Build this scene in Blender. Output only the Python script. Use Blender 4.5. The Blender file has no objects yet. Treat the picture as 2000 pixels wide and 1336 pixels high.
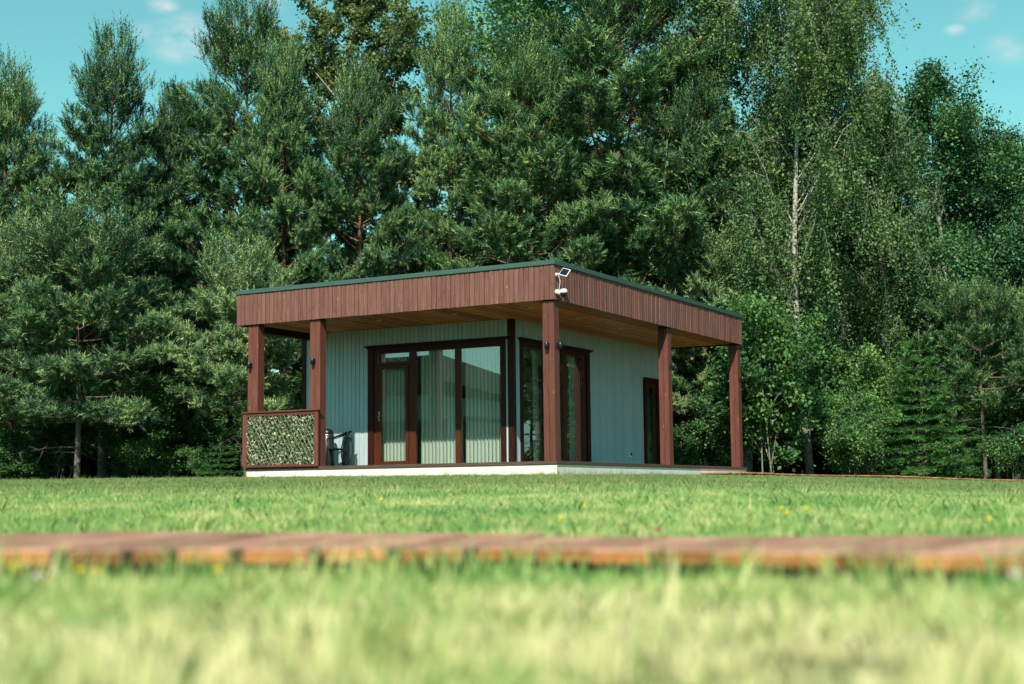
import bpy, math, random
import numpy as np
from mathutils import Vector, Matrix

# ------------------------------------------------------------------ camera, world, sun, exposure
scene = bpy.context.scene
COL = scene.collection
R = math.radians
FPX, PITCH, ROLL = 2821.8, 0.1056, -0.0102
cam_data = bpy.data.cameras.new('camera'); cam = bpy.data.objects.new('camera', cam_data); COL.objects.link(cam)
cam_data.sensor_width = 36.0; cam_data.lens = FPX / 2000 * 36
cam_data.clip_start = 0.05; cam_data.clip_end = 4000
cam.matrix_world = Matrix.Rotation(math.pi/2 + PITCH, 4, 'X') @ Matrix.Rotation(ROLL, 4, 'Z')
cam_data.dof.use_dof = True; cam_data.dof.focus_distance = 27.0; cam_data.dof.aperture_fstop = 2.6
scene.camera = cam

YAW = 0.5094
C0 = Vector((0.7296, 24.4241, 0.5685))              # front corner of the deck
eF = Vector((-math.sin(YAW), -math.cos(YAW), 0))    # out of the front wall
eS = Vector((math.cos(YAW), -math.sin(YAW), 0))     # out of the side wall
SUN = (eF + eS*0.37 + Vector((0, 0, 0.94))).normalized()
sun_el = math.asin(SUN.z); sun_az = math.atan2(SUN.x, SUN.y)

def px_dir(u, v):
    u -= 1000; v -= 668
    c, s = math.cos(ROLL), math.sin(ROLL)
    u0 = u*c + v*s; v0 = -u*s + v*c
    d = (u0/FPX, 1.0, -v0/FPX)
    c, s = math.cos(PITCH), math.sin(PITCH)
    return Vector((d[0], d[1]*c - d[2]*s, d[1]*s + d[2]*c))

world = bpy.data.worlds.new('World'); scene.world = world; world.use_nodes = True
nt = world.node_tree; nt.nodes.clear()
def wn(t, **k):
    n = nt.nodes.new(t)
    for a, b in k.items(): setattr(n, a, b)
    return n
sky = wn('ShaderNodeTexSky', sky_type='NISHITA', sun_disc=False, sun_elevation=sun_el, sun_rotation=sun_az % (2*math.pi),
         air_density=1.0, dust_density=0.6, ozone_density=1.0, altitude=50)
SKY_TINT = (0.66, 1.26, 0.88, 1)
tint = wn('ShaderNodeMix', data_type='RGBA', blend_type='MULTIPLY'); tint.inputs[0].default_value = 1
nt.links.new(sky.outputs[0], tint.inputs[6]); tint.inputs[7].default_value = SKY_TINT
# small fair-weather clouds, each a soft patch in its own direction broken up by noise
tc = wn('ShaderNodeTexCoord')
nz = wn('ShaderNodeTexNoise'); nz.inputs['Scale'].default_value = 26; nz.inputs['Detail'].default_value = 6; nz.inputs['Roughness'].default_value = .6
mp = wn('ShaderNodeMapping'); mp.inputs['Scale'].default_value = (1, 1, 2.2)
nt.links.new(tc.outputs['Generated'], mp.inputs[0]); nt.links.new(mp.outputs[0], nz.inputs[0])
acc = None
for (u, v, rad, st) in [(372, 72, .030, 1.0), (345, 98, .018, .6), (318, 12, .012, .8), (285, 60, .014, .4), (533, 8, .012, .7), (1905, 18, .016, .5),
                        (1866, 58, .008, .6), (1985, 100, .018, .35), (1960, 88, .016, .35), (-500, 120, .06, .8), (2700, 60, .06, .8), (700, -500, .08, .8)]:
    d = px_dir(u, v).normalized()
    sb = wn('ShaderNodeVectorMath', operation='SUBTRACT'); nt.links.new(tc.outputs['Generated'], sb.inputs[0]); sb.inputs[1].default_value = d
    sc = wn('ShaderNodeVectorMath', operation='MULTIPLY'); nt.links.new(sb.outputs[0], sc.inputs[0]); sc.inputs[1].default_value = (1, 1, 1.9)
    ln = wn('ShaderNodeVectorMath', operation='LENGTH'); nt.links.new(sc.outputs[0], ln.inputs[0])
    mr = wn('ShaderNodeMapRange', interpolation_type='SMOOTHSTEP'); nt.links.new(ln.outputs['Value'], mr.inputs[0])
    mr.inputs[1].default_value = 0; mr.inputs[2].default_value = rad*1.25; mr.inputs[3].default_value = st; mr.inputs[4].default_value = 0
    if acc is None: acc = mr.outputs[0]
    else:
        ad = wn('ShaderNodeMath', operation='MAXIMUM'); nt.links.new(acc, ad.inputs[0]); nt.links.new(mr.outputs[0], ad.inputs[1]); acc = ad.outputs[0]
nr = wn('ShaderNodeMapRange'); nt.links.new(nz.outputs[0], nr.inputs[0]); nr.inputs[1].default_value = .35; nr.inputs[2].default_value = .72
ml = wn('ShaderNodeMath', operation='MULTIPLY'); nt.links.new(acc, ml.inputs[0]); nt.links.new(nr.outputs[0], ml.inputs[1])
cm = wn('ShaderNodeMix', data_type='RGBA'); nt.links.new(ml.outputs[0], cm.inputs[0]); nt.links.new(tint.outputs[2], cm.inputs[6])
cm.inputs[7].default_value = (6.2, 5.9, 5.9, 1)
# the pale band of sky low over the horizon
geo_sep = wn('ShaderNodeSeparateXYZ'); nt.links.new(tc.outputs['Generated'], geo_sep.inputs[0])
hz = wn('ShaderNodeMapRange', interpolation_type='SMOOTHSTEP'); nt.links.new(geo_sep.outputs[2], hz.inputs[0])
hz.inputs[1].default_value = 0.02; hz.inputs[2].default_value = .24; hz.inputs[3].default_value = .6; hz.inputs[4].default_value = 0
hm = wn('ShaderNodeMix', data_type='RGBA'); nt.links.new(hz.outputs[0], hm.inputs[0]); nt.links.new(cm.outputs[2], hm.inputs[6])
hm.inputs[7].default_value = (4.6, 6.9, 7.6, 1)
bg = wn('ShaderNodeBackground'); nt.links.new(hm.outputs[2], bg.inputs[0]); bg.inputs[1].default_value = 0.100
wo = wn('ShaderNodeOutputWorld'); nt.links.new(bg.outputs[0], wo.inputs[0])

sl = bpy.data.lights.new('sun', 'SUN'); sl.energy = 5.0; sl.angle = R(0.5); sl.color = (1.0, .91, .76)
so = bpy.data.objects.new('sun', sl); COL.objects.link(so)
so.rotation_euler = SUN.to_track_quat('Z', 'Y').to_euler(); so.location = (0, -5, 20)
vs = scene.view_settings
vs.view_transform = 'Standard'; vs.look = 'None'; vs.gamma = 1; vs.use_curve_mapping = False; vs.exposure = 0.63
scene.render.engine = 'CYCLES'
scene.cycles.max_bounces = 8; scene.cycles.transparent_max_bounces = 16; scene.cycles.use_denoising = True

# ------------------------------------------------------------------ helpers
def link(o, parent=None):
    COL.objects.link(o)
    if parent is not None: o.parent = parent
    return o
def tag(o, label=None, cat=None, group=None, kind=None):
    if label: o['label'] = label
    if cat: o['category'] = cat
    if group: o['group'] = group
    if kind: o['kind'] = kind
    return o
def empty(name, loc, rz=0, label=None, cat=None, group=None):
    o = bpy.data.objects.new(name, None); o.empty_display_size = .1; link(o); o.location = loc; o.rotation_euler = (0, 0, rz)
    return tag(o, label, cat, group)
def copy_tree(o, parent=None):
    c = o.copy(); link(c); c.parent = parent
    for ch in list(o.children): copy_tree(ch, c)
    return c

class MB:
    def __init__(s): s.v = []; s.f = []
    def add(s, vs, fs):
        n = len(s.v); s.v += [tuple(v) for v in vs]; s.f += [tuple(i+n for i in f) for f in fs]; return s
    def box(s, x0, x1, y0, y1, z0, z1, c=0.0):
        if x0 > x1: x0, x1 = x1, x0
        if y0 > y1: y0, y1 = y1, y0
        if z0 > z1: z0, z1 = z1, z0
        if c <= 0:
            return s.add([(x0,y0,z0),(x1,y0,z0),(x1,y1,z0),(x0,y1,z0),(x0,y0,z1),(x1,y0,z1),(x1,y1,z1),(x0,y1,z1)],
                         [(0,3,2,1),(4,5,6,7),(0,1,5,4),(1,2,6,5),(2,3,7,6),(3,0,4,7)])
        P = [(x0,x1,y0,y1,z0,z1)]
        vs = []
        for z, k in ((z0, c), (z0+c, 0), (z1-c, 0), (z1, c)):
            a, b, e, f = x0+k, x1-k, y0+k, y1-k
            q = c*(0 if k else 1)
            vs += [(a+q,e,z),(b-q,e,z),(b,e+q,z),(b,f-q,z),(b-q,f,z),(a+q,f,z),(a,f-q,z),(a,e+q,z)]
        fs = [tuple(range(7,-1,-1)), tuple(range(24,32))]
        for r in range(3):
            for i in range(8):
                j = (i+1) % 8; fs.append((r*8+i, r*8+j, r*8+8+j, r*8+8+i))
        return s.add(vs, fs)
    def tube(s, pts, rad, n=8, cap=True):
        pts = [Vector(p) for p in pts]
        if not hasattr(rad, '__len__'): rad = [rad]*len(pts)
        vs = []; up = Vector((0.13, 0.21, 1))
        for i, p in enumerate(pts):
            t = (pts[min(i+1, len(pts)-1)] - pts[max(i-1, 0)]).normalized()
            a = t.cross(up)
            if a.length < .05: a = t.cross(Vector((1, 0, 0)))
            a.normalize(); b = t.cross(a)
            for k in range(n):
                w = 2*math.pi*k/n; vs.append(p + (a*math.cos(w) + b*math.sin(w))*rad[i])
        fs = []
        for i in range(len(pts)-1):
            for k in range(n):
                j = (k+1) % n; fs.append((i*n+k, i*n+j, i*n+n+j, i*n+n+k))
        if cap: fs += [tuple(range(n-1, -1, -1)), tuple((len(pts)-1)*n+k for k in range(n))]
        return s.add(vs, fs)
    def lathe(s, prof, c=(0, 0, 0), n=24):
        vs = [(c[0]+r*math.cos(2*math.pi*k/n), c[1]+r*math.sin(2*math.pi*k/n), c[2]+z) for r, z in prof for k in range(n)]
        fs = [(i*n+k, i*n+(k+1) % n, i*n+n+(k+1) % n, i*n+n+k) for i in range(len(prof)-1) for k in range(n)]
        return s.add(vs, fs + [tuple(range(n-1, -1, -1)), tuple((len(prof)-1)*n+k for k in range(n))])
    def mesh(s, name, mat, smooth=False):
        me = bpy.data.meshes.new(name); me.from_pydata(s.v, [], s.f)
        if mat: me.materials.append(mat)
        if smooth:
            for p in me.polygons: p.use_smooth = True
        me.update(); return me
    def build(s, name, mat, parent=None, smooth=False):
        return link(bpy.data.objects.new(name, s.mesh(name, mat, smooth)), parent)

def np_mesh(name, V, nper, mat, attrs=None):
    """V (m*nper,3) vertices making m separate faces of nper corners each"""
    V = np.ascontiguousarray(V, dtype=np.float32).reshape(-1, 3); m = len(V)//nper
    me = bpy.data.meshes.new(name)
    me.vertices.add(len(V)); me.vertices.foreach_set('co', V.ravel())
    me.loops.add(len(V)); me.loops.foreach_set('vertex_index', np.arange(len(V), dtype=np.int32))
    me.polygons.add(m); me.polygons.foreach_set('loop_start', np.arange(0, len(V), nper, dtype=np.int32))
    try: me.polygons.foreach_set('loop_total', np.full(m, nper, dtype=np.int32))
    except Exception: pass
    if mat: me.materials.append(mat)
    if attrs is not None:
        a = me.attributes.new('tone', 'FLOAT', 'POINT'); a.data.foreach_set('value', np.repeat(attrs, nper).astype(np.float32))
    me.update(calc_edges=True); return me

# ------------------------------------------------------------------ materials
def new_mat(name):
    m = bpy.data.materials.new(name); m.use_nodes = True
    n = m.node_tree; b = n.nodes['Principled BSDF']; return m, n, b
def N(n, t, **k):
    x = n.nodes.new(t)
    for a, b in k.items(): setattr(x, a, b)
    return x
def ramp(n, fac, stops):
    r = N(n, 'ShaderNodeValToRGB'); e = r.color_ramp.elements
    while len(e) < len(stops): e.new(.5)
    for i, (p, c) in enumerate(stops): e[i].position = p; e[i].color = (*c, 1)
    n.links.new(fac, r.inputs[0]); return r.outputs[0]
def noise(n, scale, detail=4, vec=None, stretch=None, rough=.55, offs=None):
    t = N(n, 'ShaderNodeTexCoord'); src = vec or t.outputs['Object']
    if offs is not None:
        a = N(n, 'ShaderNodeVectorMath', operation='ADD'); n.links.new(src, a.inputs[0]); n.links.new(offs, a.inputs[1]); src = a.outputs[0]
    if stretch:
        mpp = N(n, 'ShaderNodeMapping'); mpp.inputs['Scale'].default_value = stretch; n.links.new(src, mpp.inputs[0]); src = mpp.outputs[0]
    z = N(n, 'ShaderNodeTexNoise'); z.inputs['Scale'].default_value = scale; z.inputs['Detail'].default_value = detail; z.inputs['Roughness'].default_value = rough
    n.links.new(src, z.inputs[0]); return z.outputs[0]
def mixc(n, fac, a, b, mode='MIX'):
    m = N(n, 'ShaderNodeMix', data_type='RGBA', blend_type=mode)
    for i, x in ((0, fac), (6, a), (7, b)):
        if isinstance(x, bpy.types.NodeSocket): n.links.new(x, m.inputs[i])
        elif isinstance(x, (int, float)): m.inputs[i].default_value = x
        else: m.inputs[i].default_value = (*x, 1)
    return m.outputs[2]
def bump(n, b, h, strength, dist=.01):
    u = N(n, 'ShaderNodeBump'); u.inputs['Strength'].default_value = strength; u.inputs['Distance'].default_value = dist
    n.links.new(h, u.inputs['Height']); n.links.new(u.outputs[0], b.inputs['Normal'])
def rand_off(n):
    oi = N(n, 'ShaderNodeObjectInfo'); s = N(n, 'ShaderNodeVectorMath', operation='SCALE'); s.inputs[0].default_value = (37.3, 21.7, 53.1)
    n.links.new(oi.outputs['Random'], s.inputs['Scale']); return oi.outputs['Random'], s.outputs[0]

def wood(name, c1, c2, c3, axis='z', rough=.6, knots=True, vary=.35, wear=None):
    m, n, b = new_mat(name); rnd, off = rand_off(n)
    st = {'z': (14, 14, .8), 'x': (.8, 14, 14), 'y': (14, .8, 14)}[axis]
    g = noise(n, 3.2, 6, stretch=st, offs=off)
    col = ramp(n, g, [(.3, c1), (.52, c2), (.72, c3)])
    if knots:
        vo = N(n, 'ShaderNodeTexVoronoi'); vo.inputs['Scale'].default_value = 1.0
        t = N(n, 'ShaderNodeTexCoord'); a = N(n, 'ShaderNodeVectorMath', operation='ADD'); n.links.new(t.outputs['Object'], a.inputs[0]); n.links.new(off, a.inputs[1])
        mpp = N(n, 'ShaderNodeMapping'); mpp.inputs['Scale'].default_value = {'z': (9, 9, 4.5), 'x': (4.5, 9, 9), 'y': (9, 4.5, 9)}[axis]
        n.links.new(a.outputs[0], mpp.inputs[0]); n.links.new(mpp.outputs[0], vo.inputs[0])
        k = N(n, 'ShaderNodeMapRange'); n.links.new(vo.outputs['Distance'], k.inputs[0]); k.inputs[1].default_value = .05; k.inputs[2].default_value = .22; k.inputs[3].default_value = .6; k.inputs[4].default_value = 0
        col = mixc(n, k.outputs[0], col, [x*.45 for x in c1])
        vo2 = N(n, 'ShaderNodeTexVoronoi'); vo2.inputs['Scale'].default_value = .7; n.links.new(mpp.outputs[0], vo2.inputs[0])
        k2 = N(n, 'ShaderNodeMapRange'); n.links.new(vo2.outputs['Distance'], k2.inputs[0]); k2.inputs[1].default_value = .03; k2.inputs[2].default_value = .12; k2.inputs[3].default_value = .5; k2.inputs[4].default_value = 0
        col = mixc(n, k2.outputs[0], col, [min(1, x*1.9+.04) for x in c3])
    if wear:
        w = noise(n, 2.2, 5, offs=off); wr = N(n, 'ShaderNodeMapRange'); n.links.new(w, wr.inputs[0]); wr.inputs[1].default_value = .5; wr.inputs[2].default_value = .72
        wr.inputs[4].default_value = wear[0]; col = mixc(n, wr.outputs[0], col, wear[1])
    v = N(n, 'ShaderNodeMapRange'); n.links.new(rnd, v.inputs[0]); v.inputs[3].default_value = 1-vary; v.inputs[4].default_value = 1+vary
    hsv = N(n, 'ShaderNodeHueSaturation'); n.links.new(col, hsv.inputs['Color']); n.links.new(v.outputs[0], hsv.inputs['Value'])
    n.links.new(hsv.outputs[0], b.inputs['Base Color']); b.inputs['Roughness'].default_value = rough
    b.inputs['Specular IOR Level'].default_value = .35
    bump(n, b, g, .25, .003); return m
def plain(name, c, rough=.5, metal=0, var=.12, scale=8, bmp=.08, spec=.5):
    m, n, b = new_mat(name); z = noise(n, scale, 5)
    n.links.new(ramp(n, z, [(.3, [x*(1-var) for x in c]), (.7, [min(1, x*(1+var)) for x in c])]), b.inputs['Base Color'])
    b.inputs['Roughness'].default_value = rough; b.inputs['Metallic'].default_value = metal; b.inputs['Specular IOR Level'].default_value = spec
    if bmp: bump(n, b, z, bmp, .004)
    return m
def leafy(name, stops, trans=.35, rough=.45, scale=.7, spec=.3):
    m, n, b = new_mat(name)
    at = N(n, 'ShaderNodeAttribute', attribute_name='tone')
    oi = N(n, 'ShaderNodeObjectInfo')
    z = noise(n, scale, 3)
    ad = N(n, 'ShaderNodeMath', operation='MULTIPLY_ADD'); n.links.new(z, ad.inputs[0]); ad.inputs[1].default_value = .7; n.links.new(at.outputs['Fac'], ad.inputs[2])
    a2 = N(n, 'ShaderNodeMath', operation='MULTIPLY_ADD'); n.links.new(oi.outputs['Random'], a2.inputs[0]); a2.inputs[1].default_value = .25; n.links.new(ad.outputs[0], a2.inputs[2])
    a3 = N(n, 'ShaderNodeMath', operation='SUBTRACT'); n.links.new(a2.outputs[0], a3.inputs[0]); a3.inputs[1].default_value = .47
    col = ramp(n, a3.outputs[0], stops)
    n.links.new(col, b.inputs['Base Color']); b.inputs['Roughness'].default_value = rough; b.inputs['Specular IOR Level'].default_value = spec
    tr = N(n, 'ShaderNodeBsdfTranslucent'); n.links.new(mixc(n, 1.0, col, (1.2, 1.5, .6), 'MULTIPLY'), tr.inputs[0])
    mx = N(n, 'ShaderNodeMixShader'); mx.inputs[0].default_value = trans
    n.links.new(b.outputs[0], mx.inputs[1]); n.links.new(tr.outputs[0], mx.inputs[2]); n.links.new(mx.outputs[0], n.nodes['Material Output'].inputs[0])
    return m
def glass(name, tintc=(.92, .97, .95), boost=.9, base=.13):
    m, n, b = new_mat(name); n.nodes.remove(b)
    ge = N(n, 'ShaderNodeNewGeometry'); dt = N(n, 'ShaderNodeVectorMath', operation='DOT_PRODUCT'); n.links.new(ge.outputs['Normal'], dt.inputs[0]); n.links.new(ge.outputs['Incoming'], dt.inputs[1])
    ab = N(n, 'ShaderNodeMath', operation='ABSOLUTE'); n.links.new(dt.outputs['Value'], ab.inputs[0])
    om = N(n, 'ShaderNodeMath', operation='SUBTRACT', use_clamp=True); om.inputs[0].default_value = 1; n.links.new(ab.outputs[0], om.inputs[1])
    pw = N(n, 'ShaderNodeMath', operation='POWER'); n.links.new(om.outputs[0], pw.inputs[0]); pw.inputs[1].default_value = 4
    mu = N(n, 'ShaderNodeMath', operation='MULTIPLY_ADD', use_clamp=True); n.links.new(pw.outputs[0], mu.inputs[0]); mu.inputs[1].default_value = boost; mu.inputs[2].default_value = base
    g = N(n, 'ShaderNodeBsdfGlossy'); g.inputs['Roughness'].default_value = .005; g.inputs[0].default_value = (.95, 1, 1, 1)
    t = N(n, 'ShaderNodeBsdfTransparent'); t.inputs[0].default_value = (*tintc, 1)
    x = N(n, 'ShaderNodeMixShader'); n.links.new(mu.outputs[0], x.inputs[0]); n.links.new(t.outputs[0], x.inputs[1]); n.links.new(g.outputs[0], x.inputs[2])
    n.links.new(x.outputs[0], n.nodes['Material Output'].inputs[0]); return m

M = {}
M['fascia'] = wood('red_brown_boards', (.098,.040,.032), (.138,.058,.047), (.178,.084,.069), 'z', .62, vary=.15)
M['post'] = wood('red_brown_posts', (.080,.024,.017), (.110,.035,.026), (.145,.052,.040), 'z', .55, vary=.10)
M['railw'] = wood('red_brown_rails', (.075,.022,.015), (.100,.031,.022), (.13,.045,.032), 'x', .55, vary=.10)
M['soffit'] = wood('oiled_pine_boards', (.26,.095,.026), (.42,.165,.042), (.58,.26,.075), 'y', .5, vary=.5)
M['clad'] = wood('pale_painted_boards', (.280,.375,.41), (.32,.42,.465), (.36,.46,.505), 'z', .55, knots=False, vary=.07, wear=(.35, (.27,.35,.37)))
M['trim'] = wood('dark_brown_trim', (.018,.005,.005), (.028,.008,.006), (.040,.012,.009), 'z', .45, knots=False, vary=.12)
M['wframe'] = wood('window_frame_brown', (.045,.013,.007), (.064,.019,.010), (.082,.026,.015), 'z', .35, knots=False, vary=.05)
for k_ in ('trim', 'wframe'): M[k_].node_tree.nodes['Principled BSDF'].inputs['Specular IOR Level'].default_value = .12
M['flash'] = plain('green_sheet_metal', (.045,.092,.085), .4, .2, .1, 3, .03)
M['roof'] = plain('bitumen_roof', (.05,.055,.055), .9)
M['skirt'] = plain('cement_board', (.60,.60,.56), .8, 0, .09, 4, .15)
def splash():
    m = M['skirt']; n = m.node_tree; b = n.nodes['Principled BSDF']; src = b.inputs['Base Color'].links[0].from_socket
    t = N(n, 'ShaderNodeTexCoord'); sp = N(n, 'ShaderNodeSeparateXYZ'); n.links.new(t.outputs['Object'], sp.inputs[0])
    z = noise(n, 7, 6, rough=.75); a = N(n, 'ShaderNodeMapRange'); n.links.new(sp.outputs[2], a.inputs[0]); a.inputs[1].default_value = -.10; a.inputs[2].default_value = -.26; a.inputs[3].default_value = -.10; a.inputs[4].default_value = .30
    ad = N(n, 'ShaderNodeMath', operation='ADD'); n.links.new(z, ad.inputs[0]); n.links.new(a.outputs[0], ad.inputs[1])
    k = N(n, 'ShaderNodeMapRange'); n.links.new(ad.outputs[0], k.inputs[0]); k.inputs[1].default_value = .50; k.inputs[2].default_value = .80; k.inputs[4].default_value = .75
    n.links.new(mixc(n, k.outputs[0], src, (.23, .21, .14)), b.inputs['Base Color'])
splash()
M['gap'] = plain('wall_backing', (.03,.035,.035), .9)
M['inner'] = plain('inner_plaster', (.35,.36,.34), .8)
M['innerfloor'] = plain('inner_floor', (.12,.09,.06), .5)
M['glass'] = glass('window_glass')
M['glassR'] = glass('side_window_glass', (.80,.85,.84), .9, .07)
M['blind'] = plain('blind_fabric', (.52,.55,.50), .8, 0, .05, 30, .05)
M['curtain'] = plain('curtain_cloth', (.50,.50,.46), .9, 0, .06, 30, .05)
M['black'] = plain('black_metal', (.012,.013,.015), .35, .3, .2, 20, .03)
M['bin'] = plain('charcoal_coated_steel', (.022,.030,.035), .38, .4, .15, 6, .02)
M['rim'] = plain('bright_steel_rim', (.45,.45,.45), .25, 1, .05, 6, 0)
M['whitep'] = plain('white_plastic', (.72,.68,.68), .35, 0, .04, 9, .01)
M['cell'] = plain('solar_cell', (.008,.012,.035), .15, .1, .2, 40, 0)
M['lens'] = plain('dark_lens', (.006,.006,.008), .08, 0, .1, 9, 0)
M['deckedge'] = wood('weathered_deck_edge', (.050,.028,.022), (.075,.042,.034), (.11,.062,.05), 'x', .7, knots=False, vary=.1)
M['lath'] = wood('willow_lath', (.16,.16,.11), (.23,.23,.165), (.33,.33,.24), 'z', .8, knots=False, vary=.3)
M['bwtop'] = wood('boardwalk_stain', (.23,.115,.080), (.33,.175,.130), (.44,.26,.20), 'y', .7, knots=False, vary=.24, wear=(.5, (.58,.38,.28)))
M['bwend'] = wood('raw_orange_endgrain', (.16,.055,.018), (.30,.12,.040), (.50,.25,.10), 'x', .8, vary=.45)
for k_ in ('bwtop', 'bwend'): M[k_].node_tree.nodes['Principled BSDF'].inputs['Specular IOR Level'].default_value = .08
M['needle'] = leafy('pine_needles', [(.0, (.008,.034,.020)), (.30, (.025,.080,.036)), (.6, (.090,.185,.070)), (1, (.27,.38,.15))], .12, .42)
M['needleL'] = leafy('pine_needles_light', [(.0, (.018,.054,.032)), (.30, (.052,.120,.056)), (.6, (.145,.24,.10)), (1, (.33,.41,.19))], .10, .42)
M['birchold'] = leafy('birch_leaves_turning', [(.0, (.030,.065,.030)), (.3, (.070,.120,.050)), (.65, (.15,.20,.08)), (1, (.28,.28,.13))], .35, .5, spec=.3)
M['birchleaf'] = leafy('birch_leaves', [(.0, (.025,.070,.034)), (.3, (.056,.125,.050)), (.65, (.11,.19,.070)), (1, (.22,.29,.12))], .22, .5, spec=.3)
M['aspenleaf'] = leafy('aspen_leaves', [(.0, (.015,.058,.034)), (.3, (.042,.130,.058)), (.65, (.10,.22,.080)), (1, (.20,.33,.12))], .20, .5, spec=.3)
M['shrubleaf'] = leafy('shrub_leaves', [(.0, (.015,.055,.025)), (.3, (.040,.120,.042)), (.65, (.10,.21,.060)), (1, (.20,.32,.09))], .22, .5, spec=.3)
M['spruce'] = leafy('spruce_needles', [(.0, (.020,.075,.025)), (.4, (.034,.115,.032)), (.75, (.060,.165,.038)), (1, (.09,.20,.05))], .25, .45)
M['fake'] = leafy('artificial_ivy', [(.0, (.015,.05,.025)), (.35, (.05,.12,.045)), (.6, (.13,.20,.09)), (.8, (.50,.52,.36)), (1, (.26,.15,.14))], .15, .6, scale=9)
M['petal'] = plain('yellow_petals', (.85,.66,.03), .6, 0, .15, 60, .05)
M['petalw'] = plain('pale_petals', (.70,.60,.58), .6, 0, .15, 60, .05)
M['petalr'] = plain('clover_petals', (.42,.07,.13), .6, 0, .2, 60, .05)
M['stem'] = plain('flower_stem', (.10,.20,.05), .6)

def bark(name, low, high, z0, z1, spots=None, sscale=(3, 3, 14)):
    m, n, b = new_mat(name)
    t = N(n, 'ShaderNodeTexCoord'); s = N(n, 'ShaderNodeSeparateXYZ'); n.links.new(t.outputs['Object'], s.inputs[0])
    mr = N(n, 'ShaderNodeMapRange'); n.links.new(s.outputs[2], mr.inputs[0]); mr.inputs[1].default_value = z0; mr.inputs[2].default_value = z1
    base = mixc(n, mr.outputs[0], low, high)
    g = noise(n, 6, 6, stretch=(5, 5, 1.3))
    dk = N(n, 'ShaderNodeMapRange'); n.links.new(g, dk.inputs[0]); dk.inputs[1].default_value = .38; dk.inputs[2].default_value = .62; dk.inputs[3].default_value = .55; dk.inputs[4].default_value = 1.25
    hsv = N(n, 'ShaderNodeHueSaturation'); n.links.new(base, hsv.inputs['Color']); n.links.new(dk.outputs[0], hsv.inputs['Value'])
    col = hsv.outputs[0]
    if spots:
        z = noise(n, 1.6, 5, stretch=sscale, rough=.7); k = N(n, 'ShaderNodeMapRange'); n.links.new(z, k.inputs[0]); k.inputs[1].default_value = .54; k.inputs[2].default_value = .62
        col = mixc(n, k.outputs[0], col, spots)
    n.links.new(col, b.inputs['Base Color']); b.inputs['Roughness'].default_value = .85; bump(n, b, g, .7, .03); return m
M['pinebark'] = bark('pine_bark', (.11,.09,.075), (.17,.085,.05), 2.0, 7)
M['birchbark'] = bark('birch_bark', (.27,.28,.25), (.36,.36,.32), 0, 6, (.03, .03, .03))
M['aspenbark'] = bark('aspen_bark', (.16,.16,.13), (.22,.22,.18), 0, 6, (.05, .05, .045))

# ------------------------------------------------------------------ ground
def gz(x, y):
    x = np.asarray(x, float); y = np.asarray(y, float)
    near = -.168 + .030*np.clip(-x/1.0, 0, 1.2) + .012*np.clip(x/1.0, 0, 1.2) + 0*x
    th = x/np.maximum(y, 6.0)
    sl_ = np.interp(th, [-.45, -.30, .02, .10, .161, .25, .3515, .45, .60], [.0128, .0132, .0133, .0123, .0110, .0083, .0045, .0010, -.003])
    yy = np.clip(y, 4.0, 24.0); mid = -.160 + (24*sl_+.160)/20*(yy-4.0)
    t = np.clip((y-2.5)/2.5, 0, 1); t = t*t*(3-2*t)
    far = sl_*(np.clip(y, 24, 42)-24); side = 0
    wob = .010*np.sin(x*.9+1)*np.sin(y*.55)*np.clip((y-5)/6, 0, 1)*np.clip((22-y)/8, 0, 1)
    return near*(1-t) + (mid + far + side)*t + wob
def gz1(x, y): return float(gz(x, y))
def at_px(u, Y):
    d = px_dir(u, 920); return d.x/d.y*Y

def ground_material(name):
    m, n, b = new_mat(name); geo = N(n, 'ShaderNodeNewGeometry')
    z1 = noise(n, .55, 4, vec=geo.outputs['Position']); z2 = noise(n, 9, 6, vec=geo.outputs['Position'], rough=.7)
    c = ramp(n, z2, [(.3, (.020,.038,.010)), (.5, (.050,.085,.020)), (.68, (.11,.13,.038))])
    c2 = ramp(n, z2, [(.3, (.035,.040,.014)), (.5, (.10,.11,.035)), (.68, (.20,.18,.07))])
    k = N(n, 'ShaderNodeMapRange'); n.links.new(z1, k.inputs[0]); k.inputs[1].default_value = .42; k.inputs[2].default_value = .62
    c = mixc(n, k.outputs[0], c, c2)
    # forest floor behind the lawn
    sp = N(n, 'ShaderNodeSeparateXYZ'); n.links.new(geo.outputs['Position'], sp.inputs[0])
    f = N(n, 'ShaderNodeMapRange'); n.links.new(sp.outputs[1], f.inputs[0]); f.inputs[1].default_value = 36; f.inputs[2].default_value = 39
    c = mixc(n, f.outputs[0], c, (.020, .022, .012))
    n.links.new(c, b.inputs['Base Color']); b.inputs['Roughness'].default_value = .95; b.inputs['Specular IOR Level'].default_value = .1
    bump(n, b, z2, .8, .03); return m
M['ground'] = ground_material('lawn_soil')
def axis(lim, fine, step, n):
    a = np.arange(-fine, fine+1e-6, step); o = np.geomspace(fine+step, lim, n)
    return np.concatenate([-o[::-1], a, o])
gx = axis(900, 18, .4, 22)
gy = np.concatenate([-np.geomspace(900, 3, 18), np.arange(-2, 8, .2), np.arange(8, 44, .5), np.geomspace(45, 1500, 20)])
GX, GY = np.meshgrid(gx, gy); GZ = gz(GX, GY)
V = np.stack([GX, GY, GZ], -1).reshape(-1, 3); nx = len(gx)
F = [(j*nx+i, j*nx+i+1, (j+1)*nx+i+1, (j+1)*nx+i) for j in range(len(gy)-1) for i in range(nx-1)]
gm = bpy.data.meshes.new('ground'); gm.from_pydata(V.tolist(), [], F); gm.materials.append(M['ground'])
for p in gm.polygons: p.use_smooth = True
tag(link(bpy.data.objects.new('ground', gm)), 'mown lawn rising gently from the camera to the cabin and wood', kind='structure')

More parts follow.
